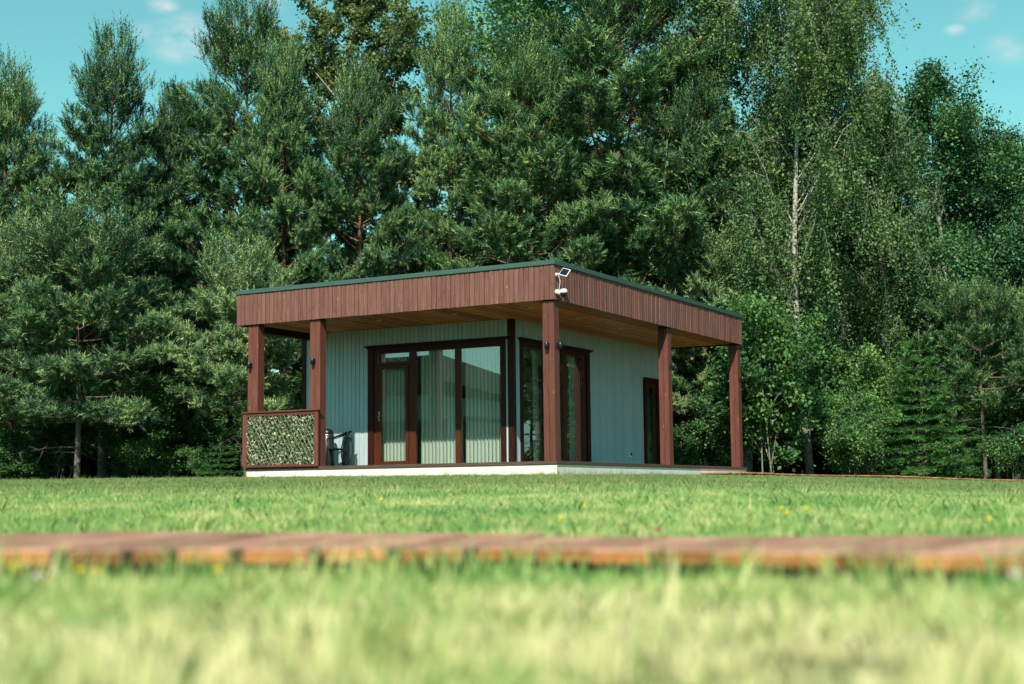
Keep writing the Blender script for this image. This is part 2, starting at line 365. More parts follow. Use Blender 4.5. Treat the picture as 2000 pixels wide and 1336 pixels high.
# ------------------------------------------------------------------ cabin
H1, H2 = 2.75, 3.424
cabin = empty('cabin', C0, -YAW, 'single-storey flat-roofed cabin with pale boarded walls and red-brown fascia', 'cabin')
BW = .0995
_cache = {}
def board_mesh(key, w, l, t, c, mat, axis='z', name='board'):
    """board centred on x (or y), front face towards -y, from 0 to l along axis"""
    k = (key, round(w, 4), round(l, 3), round(t, 4), axis)
    if k not in _cache:
        mb = MB(); h = w/2
        prof = [(-h, 0), (-h+0, -(t-c)), (-h+c, -t), (h-c, -t), (h, -(t-c)), (h, 0)]
        def pt(p, s):
            return (p[0], p[1], s) if axis == 'z' else ((s, p[1], p[0]) if axis == 'x' else (p[0], s, p[1]))
        vs = [pt(p, 0) for p in prof] + [pt(p, l) for p in prof]
        fs = [tuple(range(6)), tuple(range(11, 5, -1))] + [(i, i+6, (i+1) % 6+6, (i+1) % 6) for i in range(6)]
        if axis == 'x': fs = [f[::-1] for f in fs]
        mb.add(vs, fs); _cache[k] = mb.mesh(name, mat)
    return _cache[k]
rng = random.Random(4)
def put(name, me, parent, loc, rot=(0, 0, 0)):
    o = link(bpy.data.objects.new(name, me), parent); o.location = loc; o.rotation_euler = rot; return o

# roof body, with green edge flashing
RX0, RX1, RY0, RY1 = -6.95, 0.0, 0.0, 9.17
mb = MB(); mb.box(RX0+.03, RX1-.03, RY0+.03, RY1-.03, H1+.05, H2-.02); mb.build('roof', M['roof'], cabin)
for nm, bx in (('flash_front', (RX0-.025, RX1+.025, RY0-.025, RY0+.10)), ('s', (RX1-.10, RX1+.025, RY0+.101, RY1+.025)),
               ('l', (RX0-.025, RX0+.10, RY0+.101, RY1+.025)), ('b', (RX0+.101, RX1-.101, RY1-.10, RY1+.025))):
    mb = MB(); mb.box(*bx, H2-.075, H2+.008, .006); mb.build('roof_edge_flashing', M['flash'], cabin)
mb = MB(); mb.tube([(-.9, 8.6, H2-.05), (-.9, 8.6, H2+.16)], .07, 14); mb.lathe([(.12, 0), (.12, .02), (.02, .05)], (-.9, 8.6, H2+.16), 14); mb.build('roof_vent', M['black'], cabin)
FT = .022; FL = H2-.073-H1
def fascia(n, fn, rot):
    for i in range(n):
        me = board_mesh('fascia', BW-.0075, FL, FT, .009, M['fascia'], 'z', 'fascia_board')
        x, y = fn(i); d = rng.uniform(-.004, .004)
        put('fascia_board', me, cabin, (x + (d if rot else 0), y + (0 if rot else d), H1+rng.uniform(-.003, .002)), (0, rng.uniform(-.0012, .0012), rot))
nf = 70; bwf = (RX1-RX0)/nf
fascia(nf, lambda i: (RX0+bwf*(i+.5), RY0+FT), 0)
nr_ = 92; bws = (RY1-RY0-.022)/nr_
fascia(nr_, lambda i: (RX1-FT, RY0+.022+bws*(i+.5)), math.pi/2)
mb = MB(); mb.box(RX0+.024, RX1-.024, RY0+.024, RY0+.05, H1+.004, H2-.09); mb.box(RX1-.05, RX1-.024, RY0+.052, RY1-.03, H1+.004, H2-.09)
mb.box(RX0, RX0+.022, RY0+.024, RY1, H1, H2-.09); mb.box(RX0+.024, RX1-.026, RY1-.022, RY1, H1, H2-.09)
mb.build('fascia_backing', M['trim'], cabin)
# soffit boards run front to back
for i in range(70):
    x = RX0+.06+(RX1-RX0-.12)/70*(i+.5)
    ln = RY1-RY0-.11
    me = board_mesh('soffit', .0935, ln if x > -2.2 else 2.2, .018, .004, M['soffit'], 'y', 'soffit_board')
    put('soffit_board', me, cabin, (x, RY0+.055, H1+.045+rng.uniform(-.001, .001)))
for (x, y) in ((-5.9, 1.0), (-4.3, 1.0), (-2.6, 1.0), (-1.0, 1.0), (-1.0, 2.9), (-1.0, 4.8), (-1.0, 6.8), (-1.0, 8.4)):
    mb = MB(); mb.lathe([(.045, 0), (.045, -.006), (.032, -.008)], (x, y, H1+.026), 16); mb.build('downlight', M['whitep'], cabin)
# edge beam over the open left end of the porch and under the fascia
mb = MB(); mb.box(-6.90, -6.74, .27, 2.14, H1-.10, H1+.02, .005); mb.build('porch_beam', M['trim'], cabin)

# walls: structural pieces with openings, then each cladding board
WX, WY, WT = -2.05, 2.18, .14       # side wall outer face x, front wall outer face y
WXL = -7.02; CT = .020
WIN_F = (-5.36, -2.21, -.01, 2.36)   # front opening x0,x1,z0,z1
WIN_S = (2.47, 5.47, -.01, 2.36)     # side opening y0,y1
DOOR_S = (8.27, 9.05, -.01, 2.02)
def wall_piece(name, *b): mb = MB(); mb.box(*b); return mb.build(name, M['inner'], cabin)
yi = WY+CT+.002; xi = WX-CT-.002
wall_piece('wall', WXL, WIN_F[0], yi, yi+WT, 0, H1+.03)
wall_piece('wall', WIN_F[0]+.002, WIN_F[1]-.002, yi, yi+WT, WIN_F[3], H1+.03)
wall_piece('wall', WIN_F[1], xi, yi, yi+WT, 0, H1+.03)
wall_piece('wall', xi-WT, xi, yi+WT+.002, WIN_S[0], 0, H1+.03)
wall_piece('wall', xi-WT, xi, WIN_S[0]+.002, WIN_S[1]-.002, WIN_S[3], H1+.03)
wall_piece('wall', xi-WT, xi, WIN_S[1], DOOR_S[0], 0, H1+.03)
wall_piece('wall', xi-WT, xi, DOOR_S[0]+.002, DOOR_S[1]-.002, DOOR_S[3], H1+.03)
wall_piece('wall', xi-WT, xi, DOOR_S[1], RY1-.05, 0, H1+.03)
wall_piece('wall', WXL, WXL+WT, yi+WT+.002, RY1-.05, 0, H1+.03)
wall_piece('wall', WXL+WT+.002, xi-WT-.002, RY1-.2, RY1-.06, 0, H1+.03)
mb = MB(); mb.box(WXL+WT+.002, xi-WT-.002, yi+WT+.002, RY1-.21, .0, .02); mb.build('interior_floor', M['innerfloor'], cabin)
mb = MB(); mb.box(WXL+WT+.002, xi-WT-.002, yi+WT+.002, RY1-.21, 2.55, 2.60); mb.build('interior_ceiling', M['inner'], cabin)
mb = MB(); mb.box(-5.2, -4.2, 6.2, 7.0, .02, .9, .02); mb.build('kitchen_cupboard', M['trim'], cabin)
def clad(fn, s0, s1, op, rot, zt):
    n = int(round((s1-s0)/.100)); w = (s1-s0)/n
    for i in range(n):
        c = s0+w*(i+.5); spans = [(0.0, zt)]
        for (a, b_, z0, z1) in op:
            if a < c < b_: spans = [(z1, zt)]
        for z0, z1 in spans:
            me = board_mesh('clad', w-.004, z1-z0, CT, .007, M['clad'], 'z', 'cladding_board')
            x, y = fn(c); put('cladding_board', me, cabin, (x, y, z0), (0, 0, rot))
ZT = H1+.026
clad(lambda c: (c, WY+CT), WXL+.02, WX-.001, [WIN_F], 0, ZT)
clad(lambda c: (WX-CT, c), WY+.023, RY1-.04, [WIN_S, DOOR_S], math.pi/2, ZT)
# corner boards
def trimbox(name, *b, c=.004, m='trim'): mb = MB(); mb.box(*b, c); return mb.build(name, M[m], cabin)
trimbox('corner_board', WX-.095, WX+.022, WY-.022, WY-.001, 0, ZT)
trimbox('corner_board', WX+.001, WX+.022, WY+.0, WY+.10, 0, ZT)
trimbox('corner_board', WXL-.005, WXL+.10, WY-.022, WY-.001, 0, ZT)

# windows: casing mesh is the part, frame / pane / door leaf are sub-parts
def P(name, mat, parent, boxes, c=.003):
    mb = MB()
    for b in boxes: mb.box(*b, c)
    return mb.build(name, mat, parent)
y0 = WY-.024; y1 = WY+.10
wf = P('window', M['trim'], cabin, [(-5.37, -5.235, y0, WY-.001, 0, 2.30), (-2.30, -2.19, y0, WY-.001, 0, 2.30), (-5.37, -2.19, y0-.002, WY-.001, 2.302, 2.385),
                                     (-5.40, -2.16, y0-.030, WY-.001, 2.387, 2.412), (-5.44, -2.12, y0-.055, WY-.001, 2.414, 2.440)])
wf['label'] = 'front glazing under a dark moulded head'
ya, yb = WY+.012, WY+.085
P('frame', M['wframe'], wf, [(-5.36, -5.16, ya, yb, .0, 2.36), (-4.40, -4.25, ya, yb, 0, 2.27), (-3.34, -3.22, ya, yb, 0, 2.27), (-2.33, -2.21, ya, yb, 0, 2.36),
                              (-5.158, -2.332, ya, yb, 2.272, 2.36), (-4.248, -3.342, ya, yb, 0, .055), (-3.218, -2.332, ya, yb, 0, .055), (-5.158, -4.402, ya, yb, 2.035, 2.095), (-5.158, -4.402, ya, yb, 0, .03)])
P('pane', M['glass'], wf, [(-5.157, -4.403, WY+.045, WY+.051, 2.097, 2.27)], 0)
P('pane', M['glass'], wf, [(-4.247, -3.343, WY+.045, WY+.051, .057, 2.27)], 0)
P('pane', M['glass'], wf, [(-3.217, -2.333, WY+.045, WY+.051, .057, 2.27)], 0)
df = P('glazed_door', M['wframe'], cabin, [(-5.150, -5.075, ya-.012, yb-.02, .035, 2.03), (-4.485, -4.410, ya-.012, yb-.02, .035, 2.03), (-5.073, -4.487, ya-.012, yb-.02, 1.965, 2.03), (-5.073, -4.487, ya-.012, yb-.02, .035, .125)])
df['label'] = 'brown framed glazed door beside the left pane'
P('pane', M['glass'], df, [(-5.073, -4.487, WY+.035, WY+.041, .127, 1.963)], 0)
mb = MB(); mb.tube([(-5.11, WY-.045, 1.02), (-5.11, WY-.045, 1.0), (-5.0, WY-.045, 1.0)], .009, 8); mb.box(-5.125, -5.095, WY-.004, WY+.001, .93, 1.12, .001); mb.tube([(-5.11, WY-.045, 1.01), (-5.11, WY, 1.01)], .009, 8)
mb.build('handle', M['rim'], df)
x0 = WX+.024
ws = P('window', M['trim'], cabin, [(WX+.001, x0, 2.46, 2.57, 0, 2.30), (WX+.001, x0, 5.33, 5.48, 0, 2.30), (WX+.001, x0+.002, 2.46, 5.48, 2.302, 2.385),
                                     (WX+.001, x0+.030, 2.43, 5.51, 2.387, 2.412), (WX+.001, x0+.055, 2.39, 5.55, 2.414, 2.440)])
ws['label'] = 'side glazing behind the corner post'
xa, xb = WX-.085, WX-.012
P('frame', M['wframe'], ws, [(xa, xb, 2.47, 2.62, 0, 2.36), (xa, xb, 3.50, 3.62, 0, 2.27), (xa, xb, 4.31, 4.45, 0, 2.27), (xa, xb, 5.20, 5.46, 0, 2.36), (xa, xb, 2.622, 5.198, 2.272, 2.36),
                              (xa, xb, 2.622, 3.498, 0, .055), (xa, xb, 3.622, 4.308, 0, .055), (xa, xb, 4.452, 5.198, 0, .055)])
for a, b_ in ((2.622, 3.498), (3.622, 4.308), (4.452, 5.198)): P('pane', M['glassR'], ws, [(WX-.051, WX-.045, a, b_, .057, 2.27)], 0)
dd = P('glazed_door', M['trim'], cabin, [(WX+.001, x0, 8.26, 8.36, 0, 1.96), (WX+.001, x0, 8.98, 9.08, 0, 1.96), (WX+.001, x0+.002, 8.26, 9.08, 1.962, 2.03), (WX+.001, x0+.03, 8.21, 9.11, 2.032, 2.055)])
dd['label'] = 'narrow dark glazed door at the far end of the side wall'
P('frame', M['wframe'], dd, [(xa, xb, 8.28, 8.42, 0, 2.01), (xa, xb, 8.90, 9.04, 0, 2.01), (xa, xb, 8.422, 8.898, 1.85, 2.01), (xa, xb, 8.422, 8.898, 0, .12)])
P('pane', M['glassR'], dd, [(WX-.051, WX-.045, 8.422, 8.898, .122, 1.848)], 0)

# posts: core with two planks each
def post(cx, cy, w=.225, d=.195):
    mb = MB(); mb.box(cx-w/2+.008, cx+w/2-.008, cy-d/2+.008, cy+d/2-.008, 0.0, H1+.02); po = mb.build('post', M['trim'], cabin)
    me = MB().box(-w/4+.003, w/4-.003, -d/2, d/2, 0, H1-.012, .005).mesh('plank', M['post'])
    for s in (-1, 1):
        o = put('plank', me, po, (cx+s*w/4, cy+rng.uniform(-.002, .002), 0.0))
    return po
POSTS = [(-6.58, .15, .25), (-5.10, .15, .24), (-.155, .15, .225), (-.155, 5.08, .215), (-.155, 9.05, .215)]
for x, y, w in POSTS: post(x, y, w)

# deck, edge board, cement skirting with screws
mb = MB(); mb.box(-6.68, -.022, .022, 9.22, -.05, -.002); mb.box(WXL, -.03, 2.25, 9.2, -.048, -.004); mb.build('deck', M['deckedge'], cabin)
trimbox('deck_edge_board', -6.70, .004, -.004, .020, -.060, 0, m='deckedge')
trimbox('deck_edge_board', -.020, .004, .022, 9.245, -.060, 0, m='deckedge')
def skirt(n, L0, L1, side):
    st = (L1-L0)/n
    for i in range(n):
        a, b_ = L0+st*i+.0015, L0+st*(i+1)-.0015
        mb = MB()
        if side: mb.box(-.032, -.016+rng.uniform(-.0008, .0008), a, b_, -.55, -.061, .001)
        else: mb.box(a, b_, .016+rng.uniform(-.0008, .0008), .032, -.55, -.061, .001)
        sk = mb.build('skirting_panel', M['skirt'], cabin)
        mb = MB()
        for q in np.arange(a+.08, b_-.04, .42):
            for z in (-.095, -.20):
                if side: mb.tube([(-.0150, q, z), (-.0125, q, z)], .006, 6)
                else: mb.tube([(q, .0150, z), (q, .0125, z)], .006, 6)
        tag(mb.build('screw_heads', M['black'], sk), kind='stuff')
skirt(3, -6.685, -.0, False); skirt(4, .034, 9.24, True)

# ------------------------------------------------------------------ things on and in the cabin
def on_cabin(x, y, z): return C0 + Vector((x*math.cos(YAW)+y*math.sin(YAW), -x*math.sin(YAW)+y*math.cos(YAW), z))
def cab_thing(name, x, y, z, label, cat, group=None, rz=0): return empty(name, on_cabin(x, y, z), -YAW+rz, label, cat, group)

# trellis screen with artificial ivy
ts = cab_thing('trellis_screen', -5.84, -.035, 0, 'red-brown framed willow trellis screen filled with artificial ivy, between the two left posts', 'trellis')
def Q(name, mat, parent, *b, c=.004): mb = MB(); mb.box(*b, c); return mb.build(name, mat, parent)
hw = .890
Q('stile', M['post'], ts, -hw, -hw+.105, -.02, .03, .0, 1.03); Q('stile', M['post'], ts, hw-.085, hw, -.02, .03, .0, 1.03)
Q('top_rail', M['railw'], ts, -hw+.107, hw-.087, -.018, .03, .965, 1.03); Q('bottom_rail', M['railw'], ts, -hw+.107, hw-.087, -.018, .03, .0, .05)
Q('cap_rail', M['railw'], ts, -hw-.02, hw+.03, -.045, .06, 1.032, 1.062)
X0, X1, Z0, Z1 = -hw+.100, hw-.080, .045, .970
def lattice(slope, yoff, tilt):
    dx, dz = math.cos(slope), math.sin(slope)
    step = .078/abs(dz); k = X0 - 1.2
    while k < X1+1.2:
        # line from (k, Z0) direction (dx,dz), clipped to the opening
        t0, t1 = 0, (Z1-Z0)/dz
        if dx > 0: t0 = max(t0, (X0-k)/dx); t1 = min(t1, (X1-k)/dx)
        else: t0 = max(t0, (X1-k)/dx); t1 = min(t1, (X0-k)/dx)
        if t1-t0 > .06:
            kk = rng.uniform(-.006, .006)
            me = MB().box(-.0034, .0034, -.003, .003, 0, t1-t0).mesh('lath', M['lath'])
            put('lath', me, ts, (k+dx*t0+kk, yoff, Z0+dz*t0), (0, math.pi/2-slope, 0))
        k += step
lattice(math.pi-1.02, -.014, 0); lattice(1.02, .024, 0)
npr = np.random.default_rng(7)
def leaf_quads(Pn, size, r, up=.3, aspect=.55, nvec=None, fold=0):
    """diamond leaves at points Pn"""
    n = len(Pn); d = r.normal(size=(n, 3)); d[:, 2] -= up; d /= np.linalg.norm(d, axis=1)[:, None]
    a = r.normal(size=(n, 3)) if nvec is None else nvec + r.normal(size=(n, 3))*.6
    s = np.cross(d, a); s /= np.linalg.norm(s, axis=1)[:, None]+1e-9
    L = (size*r.uniform(.65, 1.35, n))[:, None]; w = L*aspect*.5
    return np.stack([Pn, Pn+d*L*.45+s*w, Pn+d*L, Pn+d*L*.45-s*w], 1)
n = 3600
Pn = np.stack([npr.uniform(X0, X1, n), npr.uniform(-.012, .022, n), npr.uniform(Z0, Z1, n)], 1)
vis = npr.random(n) > .35*(np.sin(Pn[:, 0]*9)*np.sin(Pn[:, 2]*11) > .4)
Pn = Pn[vis]; n = len(Pn)
q = leaf_quads(Pn, .050, npr, 0, .7); q[:, :, 1] = np.clip(q[:, :, 1], -.030, .05); 
me = np_mesh('ivy_leaves', q.reshape(-1, 3), 4, M['fake'], npr.random(n)*.9)
tag(link(bpy.data.objects.new('ivy_leaves', me), ts), kind='stuff')
Q('mesh_backing', M['gap'], ts, X0, X1, .052, .056, Z0, Z1, c=0)

# bin with raised dome lid
bn = cab_thing('litter_bin', -6.10, 1.80, 0, 'charcoal cylindrical litter bin with bright rim, standing by the front wall', 'bin')
mb = MB(); mb.lathe([(.128, 0), (.135, .01), (.135, .655), (.130, .66)], n=32); mb.build('body', M['bin'], bn, True)
mb = MB(); mb.lathe([(.1365, .655), (.140, .660), (.140, .676), (.130, .68)], n=32); mb.build('rim', M['rim'], bn, True)
mb = MB(); mb.lathe([(.120, .68), (.118, .72), (.100, .765), (.065, .79), (.01, .80)], (-.02, .03, 0), n=28); mb.build('lid', M['black'], bn, True)
# garden chair
gc = cab_thing('garden_chair', -5.72, 1.80, 0, 'black tubular garden chair with oval mesh back, beside the bin', 'chair', rz=.56)
def tb(name, pts, r, parent=gc, mat='black', n=8): mb = MB(); mb.tube(pts, r, n); return mb.build(name, M[mat], parent, True)
def arc(c, rx, rz_, t0, t1, n, lean=0): return [(c[0]+rx*math.cos(t0+(t1-t0)*i/n)+lean*(rz_*math.sin(t0+(t1-t0)*i/n)), c[1], c[2]+rz_*math.sin(t0+(t1-t0)*i/n)) for i in range(n+1)]
for yy in (-.22, .20):
    tb('armrest', [(-.30, yy, .57), (-.14, yy, .605), (.02, yy, .665), (.13, yy, .725), (.17, yy, .73)], .016)
    tb('leg', [(.13, yy, .725), (.085, yy, .64), (.02, yy, .52), (-.015, yy, .38), (-.01, yy, .22), (.04, yy, .01)], .013)
    tb('leg', [(-.30, yy, .57), (-.285, yy, .38), (-.31, yy, .01)], .013)
tb('seat_bar', [(-.30, -.22, .385), (-.015, -.22, .37)], .014); tb('seat_bar', [(-.30, .20, .385), (-.015, .20, .37)], .014)
Q('seat', M['black'], gc, -.28, -.02, -.20, .18, .372, .384)
tb('back_hoop', [(x, -.06 + .28*0, z) for x, _, z in arc((.10, 0, .33), .095, .275, -.9, 2*math.pi-.9-.0, 26, .10)], .009)
m, nn, bb = new_mat('dark_mesh_fabric'); n_out = nn.nodes['Material Output']; bb.inputs['Base Color'].default_value = (.02, .03, .035, 1)
tcn = N(nn, 'ShaderNodeTexCoord'); ck = N(nn, 'ShaderNodeTexChecker'); ck.inputs['Scale'].default_value = 260; nn.links.new(tcn.outputs['Object'], ck.inputs[0])
tr_ = N(nn, 'ShaderNodeBsdfTransparent'); mxs = N(nn, 'ShaderNodeMixShader'); mxs.inputs[0].default_value = .38; nn.links.new(bb.outputs[0], mxs.inputs[1]); nn.links.new(tr_.outputs[0], mxs.inputs[2]); nn.links.new(mxs.outputs[0], n_out.inputs[0])
M['meshfab'] = m
loop = [(x, z) for x, _, z in arc((.10, 0, .33), .088, .268, -.9, 2*math.pi-.9, 26, .10)][:-1]
mb = MB(); mb.add([(x, -.062, z) for x, z in loop] + [(x, -.058, z) for x, z in loop], [tuple(range(25, -1, -1)), tuple(range(26, 52))]); mb.build('mesh_back', M['meshfab'], gc)

# wall sockets
def socket(x, y, z, label, rz=0, m='black'):
    o = cab_thing('wall_socket', x, y, z, label, 'wall socket', rz=rz)
    mb = MB(); mb.box(-.04, .04, -.035, 0, -.045, .045, .006); mb.build('housing', M[m], o)
    mb = MB(); mb.box(-.038, .038, -.05, -.036, -.01, .047, .004); mb.build('flap', M['black'], o)
socket(-5.93, WY-.002, .30, 'small black outdoor socket low on the front wall behind the chair')
socket(WX+.002, 7.43, .28, 'small outdoor socket low on the side wall near the far door', math.pi/2, 'whitep')

# post lamps
def lamp(x, y, z, rz, label):
    o = cab_thing('post_lamp', x, y, z, label, 'wall lamp', 'black lamps on the porch posts', rz)
    mb = MB(); mb.box(-.028, .028, -.012, 0, -.045, .045, .002); mb.build('wall_plate', M['black'], o)
    mb = MB(); mb.tube([(0, -.012, 0), (0, -.035, 0)], .012, 8); mb.build('arm', M['black'], o)
    mb = MB(); mb.lathe([(.020, -.062), (.033, -.06), (.036, 0), (.036, .05), (.030, .056)], (0, -.068, 0), 18); mb.build('shade', M['black'], o, True)
    mb = MB(); mb.lathe([(.024, 0), (.024, .004)], (0, -.068, .0565), 14); mb.build('lens', M['lens'], o)
LZ = 1.965
lamp(-6.615, .052, LZ, 0, 'small black lamp on the front of the leftmost porch post')
lamp(-5.11, .052, LZ, 0, 'small black lamp on the front of the post at the trellis end')
lamp(-.155, .052, LZ, 0, 'small black lamp on the front face of the corner post')
lamp(-.042, .15, LZ, math.pi/2, 'small black lamp on the side face of the corner post')
lamp(-.047, 5.08, LZ, math.pi/2, 'small black lamp on the side face of the middle side post')
lamp(-.047, 9.05, LZ, math.pi/2, 'small black lamp on the side face of the rear post')

# solar panel and security camera on the fascia corner
sp_ = cab_thing('solar_panel', .004, .06, 3.175, 'small white-framed solar panel on an arm at the roof corner', 'solar panel')
mb = MB(); mb.lathe([(.001, 0), (.034, .002), (.030, .03), (.001, .034)], n=14)
for i, v in enumerate(mb.v): mb.v[i] = (v[2], v[0], v[1])
mb.build('wall_mount', M['whitep'], sp_, True)
mb = MB(); mb.tube([(.02, 0, 0), (.07, -.02, .005), (.14, -.03, .015)], [.020, .016, .018], 10); mb.build('arm', M['whitep'], sp_, True)
mb = MB(); mb.box(-.085, .085, -.007, .007, -.075, .075, .003); pf = mb.build('panel_frame', M['whitep'], sp_); pf.location = (.20, -.055, .02); pf.rotation_euler = (-.55, .32, -.15)
mb = MB(); mb.box(-.074, .074, -.0095, -.0072, -.064, .064); mb.build('solar_cell', M['cell'], pf)
mb = MB(); mb.tube([(.06, -.015, -.005), (.085, -.01, -.12), (.06, 0, -.25), (.05, 0, -.34)], .0045, 6); mb.tube([(.02, .0, -.25), (.055, .0, -.30), (.03, 0, -.36)], .004, 6); mb.build('cable', M['whitep'], sp_)
sc_ = cab_thing('security_camera', .004, .12, 2.855, 'white dome security camera with dark lens below the solar panel', 'security camera')
mb = MB(); mb.tube([(0, -.07, .02), (.05, -.07, .02)], .040, 14); mb.build('wall_mount', M['whitep'], sc_, True)
mb = MB(); mb.box(.02, .10, -.05, .03, -.015, .05, .01); mb.build('bracket', M['whitep'], sc_)
mb = MB(); mb.lathe([(.02, .075), (.05, .068), (.064, .04), (.066, .0)][::-1], (.12, -.01, 0), 20); mb.build('hood', M['whitep'], sc_, True)
mb = MB(); mb.lathe([(.01, -.068), (.035, -.058), (.055, -.032), (.062, -.002)], (.12, -.01, 0), 20); mb.build('dome', M['lens'], sc_, True)
mb = MB(); mb.tube([(.15, -.055, -.025), (.165, -.068, -.03)], .018, 12); mb.build('lens', M['cell'], sc_)

# vertical blinds behind the front panes, curtains behind the side panes
def blind(x0_, x1_, label, zt=2.25):
    o = cab_thing('vertical_blind', (x0_+x1_)/2, WY+.21, 0, label, 'blind', 'vertical blinds in the front glazing')
    w = x1_-x0_; n_ = int(round(w/.083)); st = w/n_
    mb = MB(); mb.box(-w/2, w/2, -.02, .02, zt, zt+.04); mb.build('head_rail', M['whitep'], o)
    me = None
    for i in range(n_):
        if me is None:
            mb = MB(); k = 5; pr = [(-.037+.074*j/k, .014*math.cos((j/k-.5)*math.pi)) for j in range(k+1)]
            vs = [(a, b_, .05) for a, b_ in pr] + [(a, b_, zt) for a, b_ in pr] + [(a, b_+.001, .05) for a, b_ in pr] + [(a, b_+.001, zt) for a, b_ in pr]
            fs = [(j, j+1, j+k+2, j+k+1) for j in range(k)] + [(2*(k+1)+j+1, 2*(k+1)+j, 3*(k+1)+j, 3*(k+1)+j+1) for j in range(k)]
            mb.add(vs, fs); me = mb.mesh('slat', M['blind'])
        put('slat', me, o, (-w/2+st*(i+.5), 0, 0), (0, 0, 1.0+rng.uniform(-.05, .05)))
blind(-5.17, -4.40, 'vertical blind of pale slats behind the glazed door'); blind(-4.25, -3.33, 'vertical blind of pale slats behind the middle front pane'); blind(-3.22, -2.30, 'vertical blind of pale slats behind the right front pane')
def curtain(y0_, y1_, label, x=WX-.22, z1=2.27, waves=4):
    o = cab_thing('curtain', x, (y0_+y1_)/2, 0, label, 'curtain', 'pale curtains behind the side glazing')
    k = waves*8; w = y1_-y0_; mb = MB(); vs = []
    for z in (.04, z1):
        for s in (0, .003):
            vs += [(s+.022*math.sin(j/8*2*math.pi), -w/2+w*j/k, z) for j in range(k+1)]
    a = k+1; fs = [(j, j+1, 2*a+j+1, 2*a+j) for j in range(k)] + [(a+j+1, a+j, 3*a+j, 3*a+j+1) for j in range(k)]
    mb.add(vs, fs); mb.build('cloth', M['curtain'], o, True)
curtain(3.38, 3.62, 'narrow pale curtain left of the corner post in the side glazing'); curtain(4.22, 4.34, 'narrow pale curtain right of the corner post in the side glazing')
curtain(4.95, 5.22, 'narrow pale curtain at the far end of the side glazing'); curtain(8.50, 8.74, 'pale half-height curtain behind the narrow far door', z1=1.1)

# ------------------------------------------------------------------ boardwalks
MBW = bpy.data.materials
def plank_mesh(w, l, t, w2=None):
    """plank lying along y with raw ends: top material slot 0, ends slot 1"""
    mb = MB(); mb.box(-w/2, w/2, 0, l, -t, 0, .004)
    if w2: mb.v = [(a*(1+(w2/w-1)*b_/l), b_, c) for a, b_, c in mb.v]
    me = mb.mesh('plank', M['bwtop']); me.materials.append(M['bwend'])
    for p in me.polygons:
        if abs(p.normal.y) > .9: p.material_index = 1
    return me
bw1 = empty('boardwalk', (0, 2.6, gz1(0, 2.6)), 0, 'low boardwalk of brown cross planks with raw orange ends, crossing the near lawn', 'boardwalk')
def interp(x, xs, ys): return float(np.interp(x, xs, ys))
PX = [-3.2, -.95, 0, .45, .75, 2.6]
FR = [2.62, 2.42, 3.00, 2.55, 2.30, 1.9]; BK = [3.9, 3.62, 3.90, 3.60, 3.40, 3.0]; ZTp = [-.095, -.082, -.107, -.103, -.102, -.10]
x = -2.9
while x < 2.3:
    w = rng.choice([.062, .095, .118, .125, .125, .13]); th = interp(x, [-1.1, -.3, .35, .9], [0, .12, .42, .66]); dth = (interp(x+.1, [-1.1, -.3, .35, .9], [0, .12, .42, .66])-th)/.1
    m_ = (interp(x+.05, PX, FR)-interp(x-.05, PX, FR))/.1; stp = (w+rng.uniform(.001, .004))/max(.6, math.cos(th)-m_*math.sin(th))
    xc = x+stp/2; f = interp(xc, PX, FR)+rng.uniform(-.003, .003); z = interp(xc, PX, ZTp)+rng.uniform(-.0015, .0015)
    ln_ = (interp(xc+math.tan(th)*.9, PX, BK)-f)/math.cos(th)+rng.uniform(-.02, .02)
    o = put('plank', plank_mesh(w, ln_, .029, w+ln_*dth*stp*.97), bw1, (xc, f-2.6, z-bw1.location.z), (rng.uniform(-.0012, .0012), rng.uniform(-.006, .006), -th+rng.uniform(-.006, .006)))
    x += stp
for fy in (.18, .55, .85):
    xs = np.linspace(-2.95, 2.6, 24)
    pts = [(float(a), interp(a, PX, FR)*(1-fy)+interp(a, PX, BK)*fy-2.6, interp(a, PX, ZTp)-.058-bw1.location.z) for a in xs]
    mb = MB(); mb.tube(pts, .022, 4); mb.build('bearer', M['trim'], bw1)

bw2 = empty('boardwalk', (4.7, 30.9, gz1(4.7, 30.9)), 0, 'far boardwalk of red-brown planks running right from the cabin deck along the wood edge', 'boardwalk')
WP = [(4.35, 29.6), (6.0, 31.6), (8.6, 33.0), (12.0, 33.6), (17.0, 33.9)]
def path_pts(wp, step):
    P_ = [np.array(p) for p in wp]; out = []; s = 0
    segs = [np.linalg.norm(P_[i+1]-P_[i]) for i in range(len(P_)-1)]; tot = sum(segs)
    xs = [p[0] for p in P_]; cum = np.concatenate([[0], np.cumsum(segs)])
    d = 0
    while d < tot:
        out.append((np.interp(d, cum, xs), np.interp(d, cum, [p[1] for p in P_]))); d += step
    return out
pp = path_pts(WP, .15)
pm = [plank_mesh(.138, 1.15, .030) for _ in range(3)]
for i in range(1, len(pp)-1):
    a, b_ = pp[i-1], pp[i+1]; ang = math.atan2(b_[1]-a[1], b_[0]-a[0]); X_, Y_ = pp[i]
    z = gz1(X_, Y_)+.085+.010*math.sin(i*.21)+rng.uniform(-.003, .003)
    put('plank', pm[i % 3], bw2, (X_-4.7, Y_-30.9, z-bw2.location.z), (rng.uniform(-.004, .004), rng.uniform(-.01, .01), ang+rng.uniform(-.01, .01)))

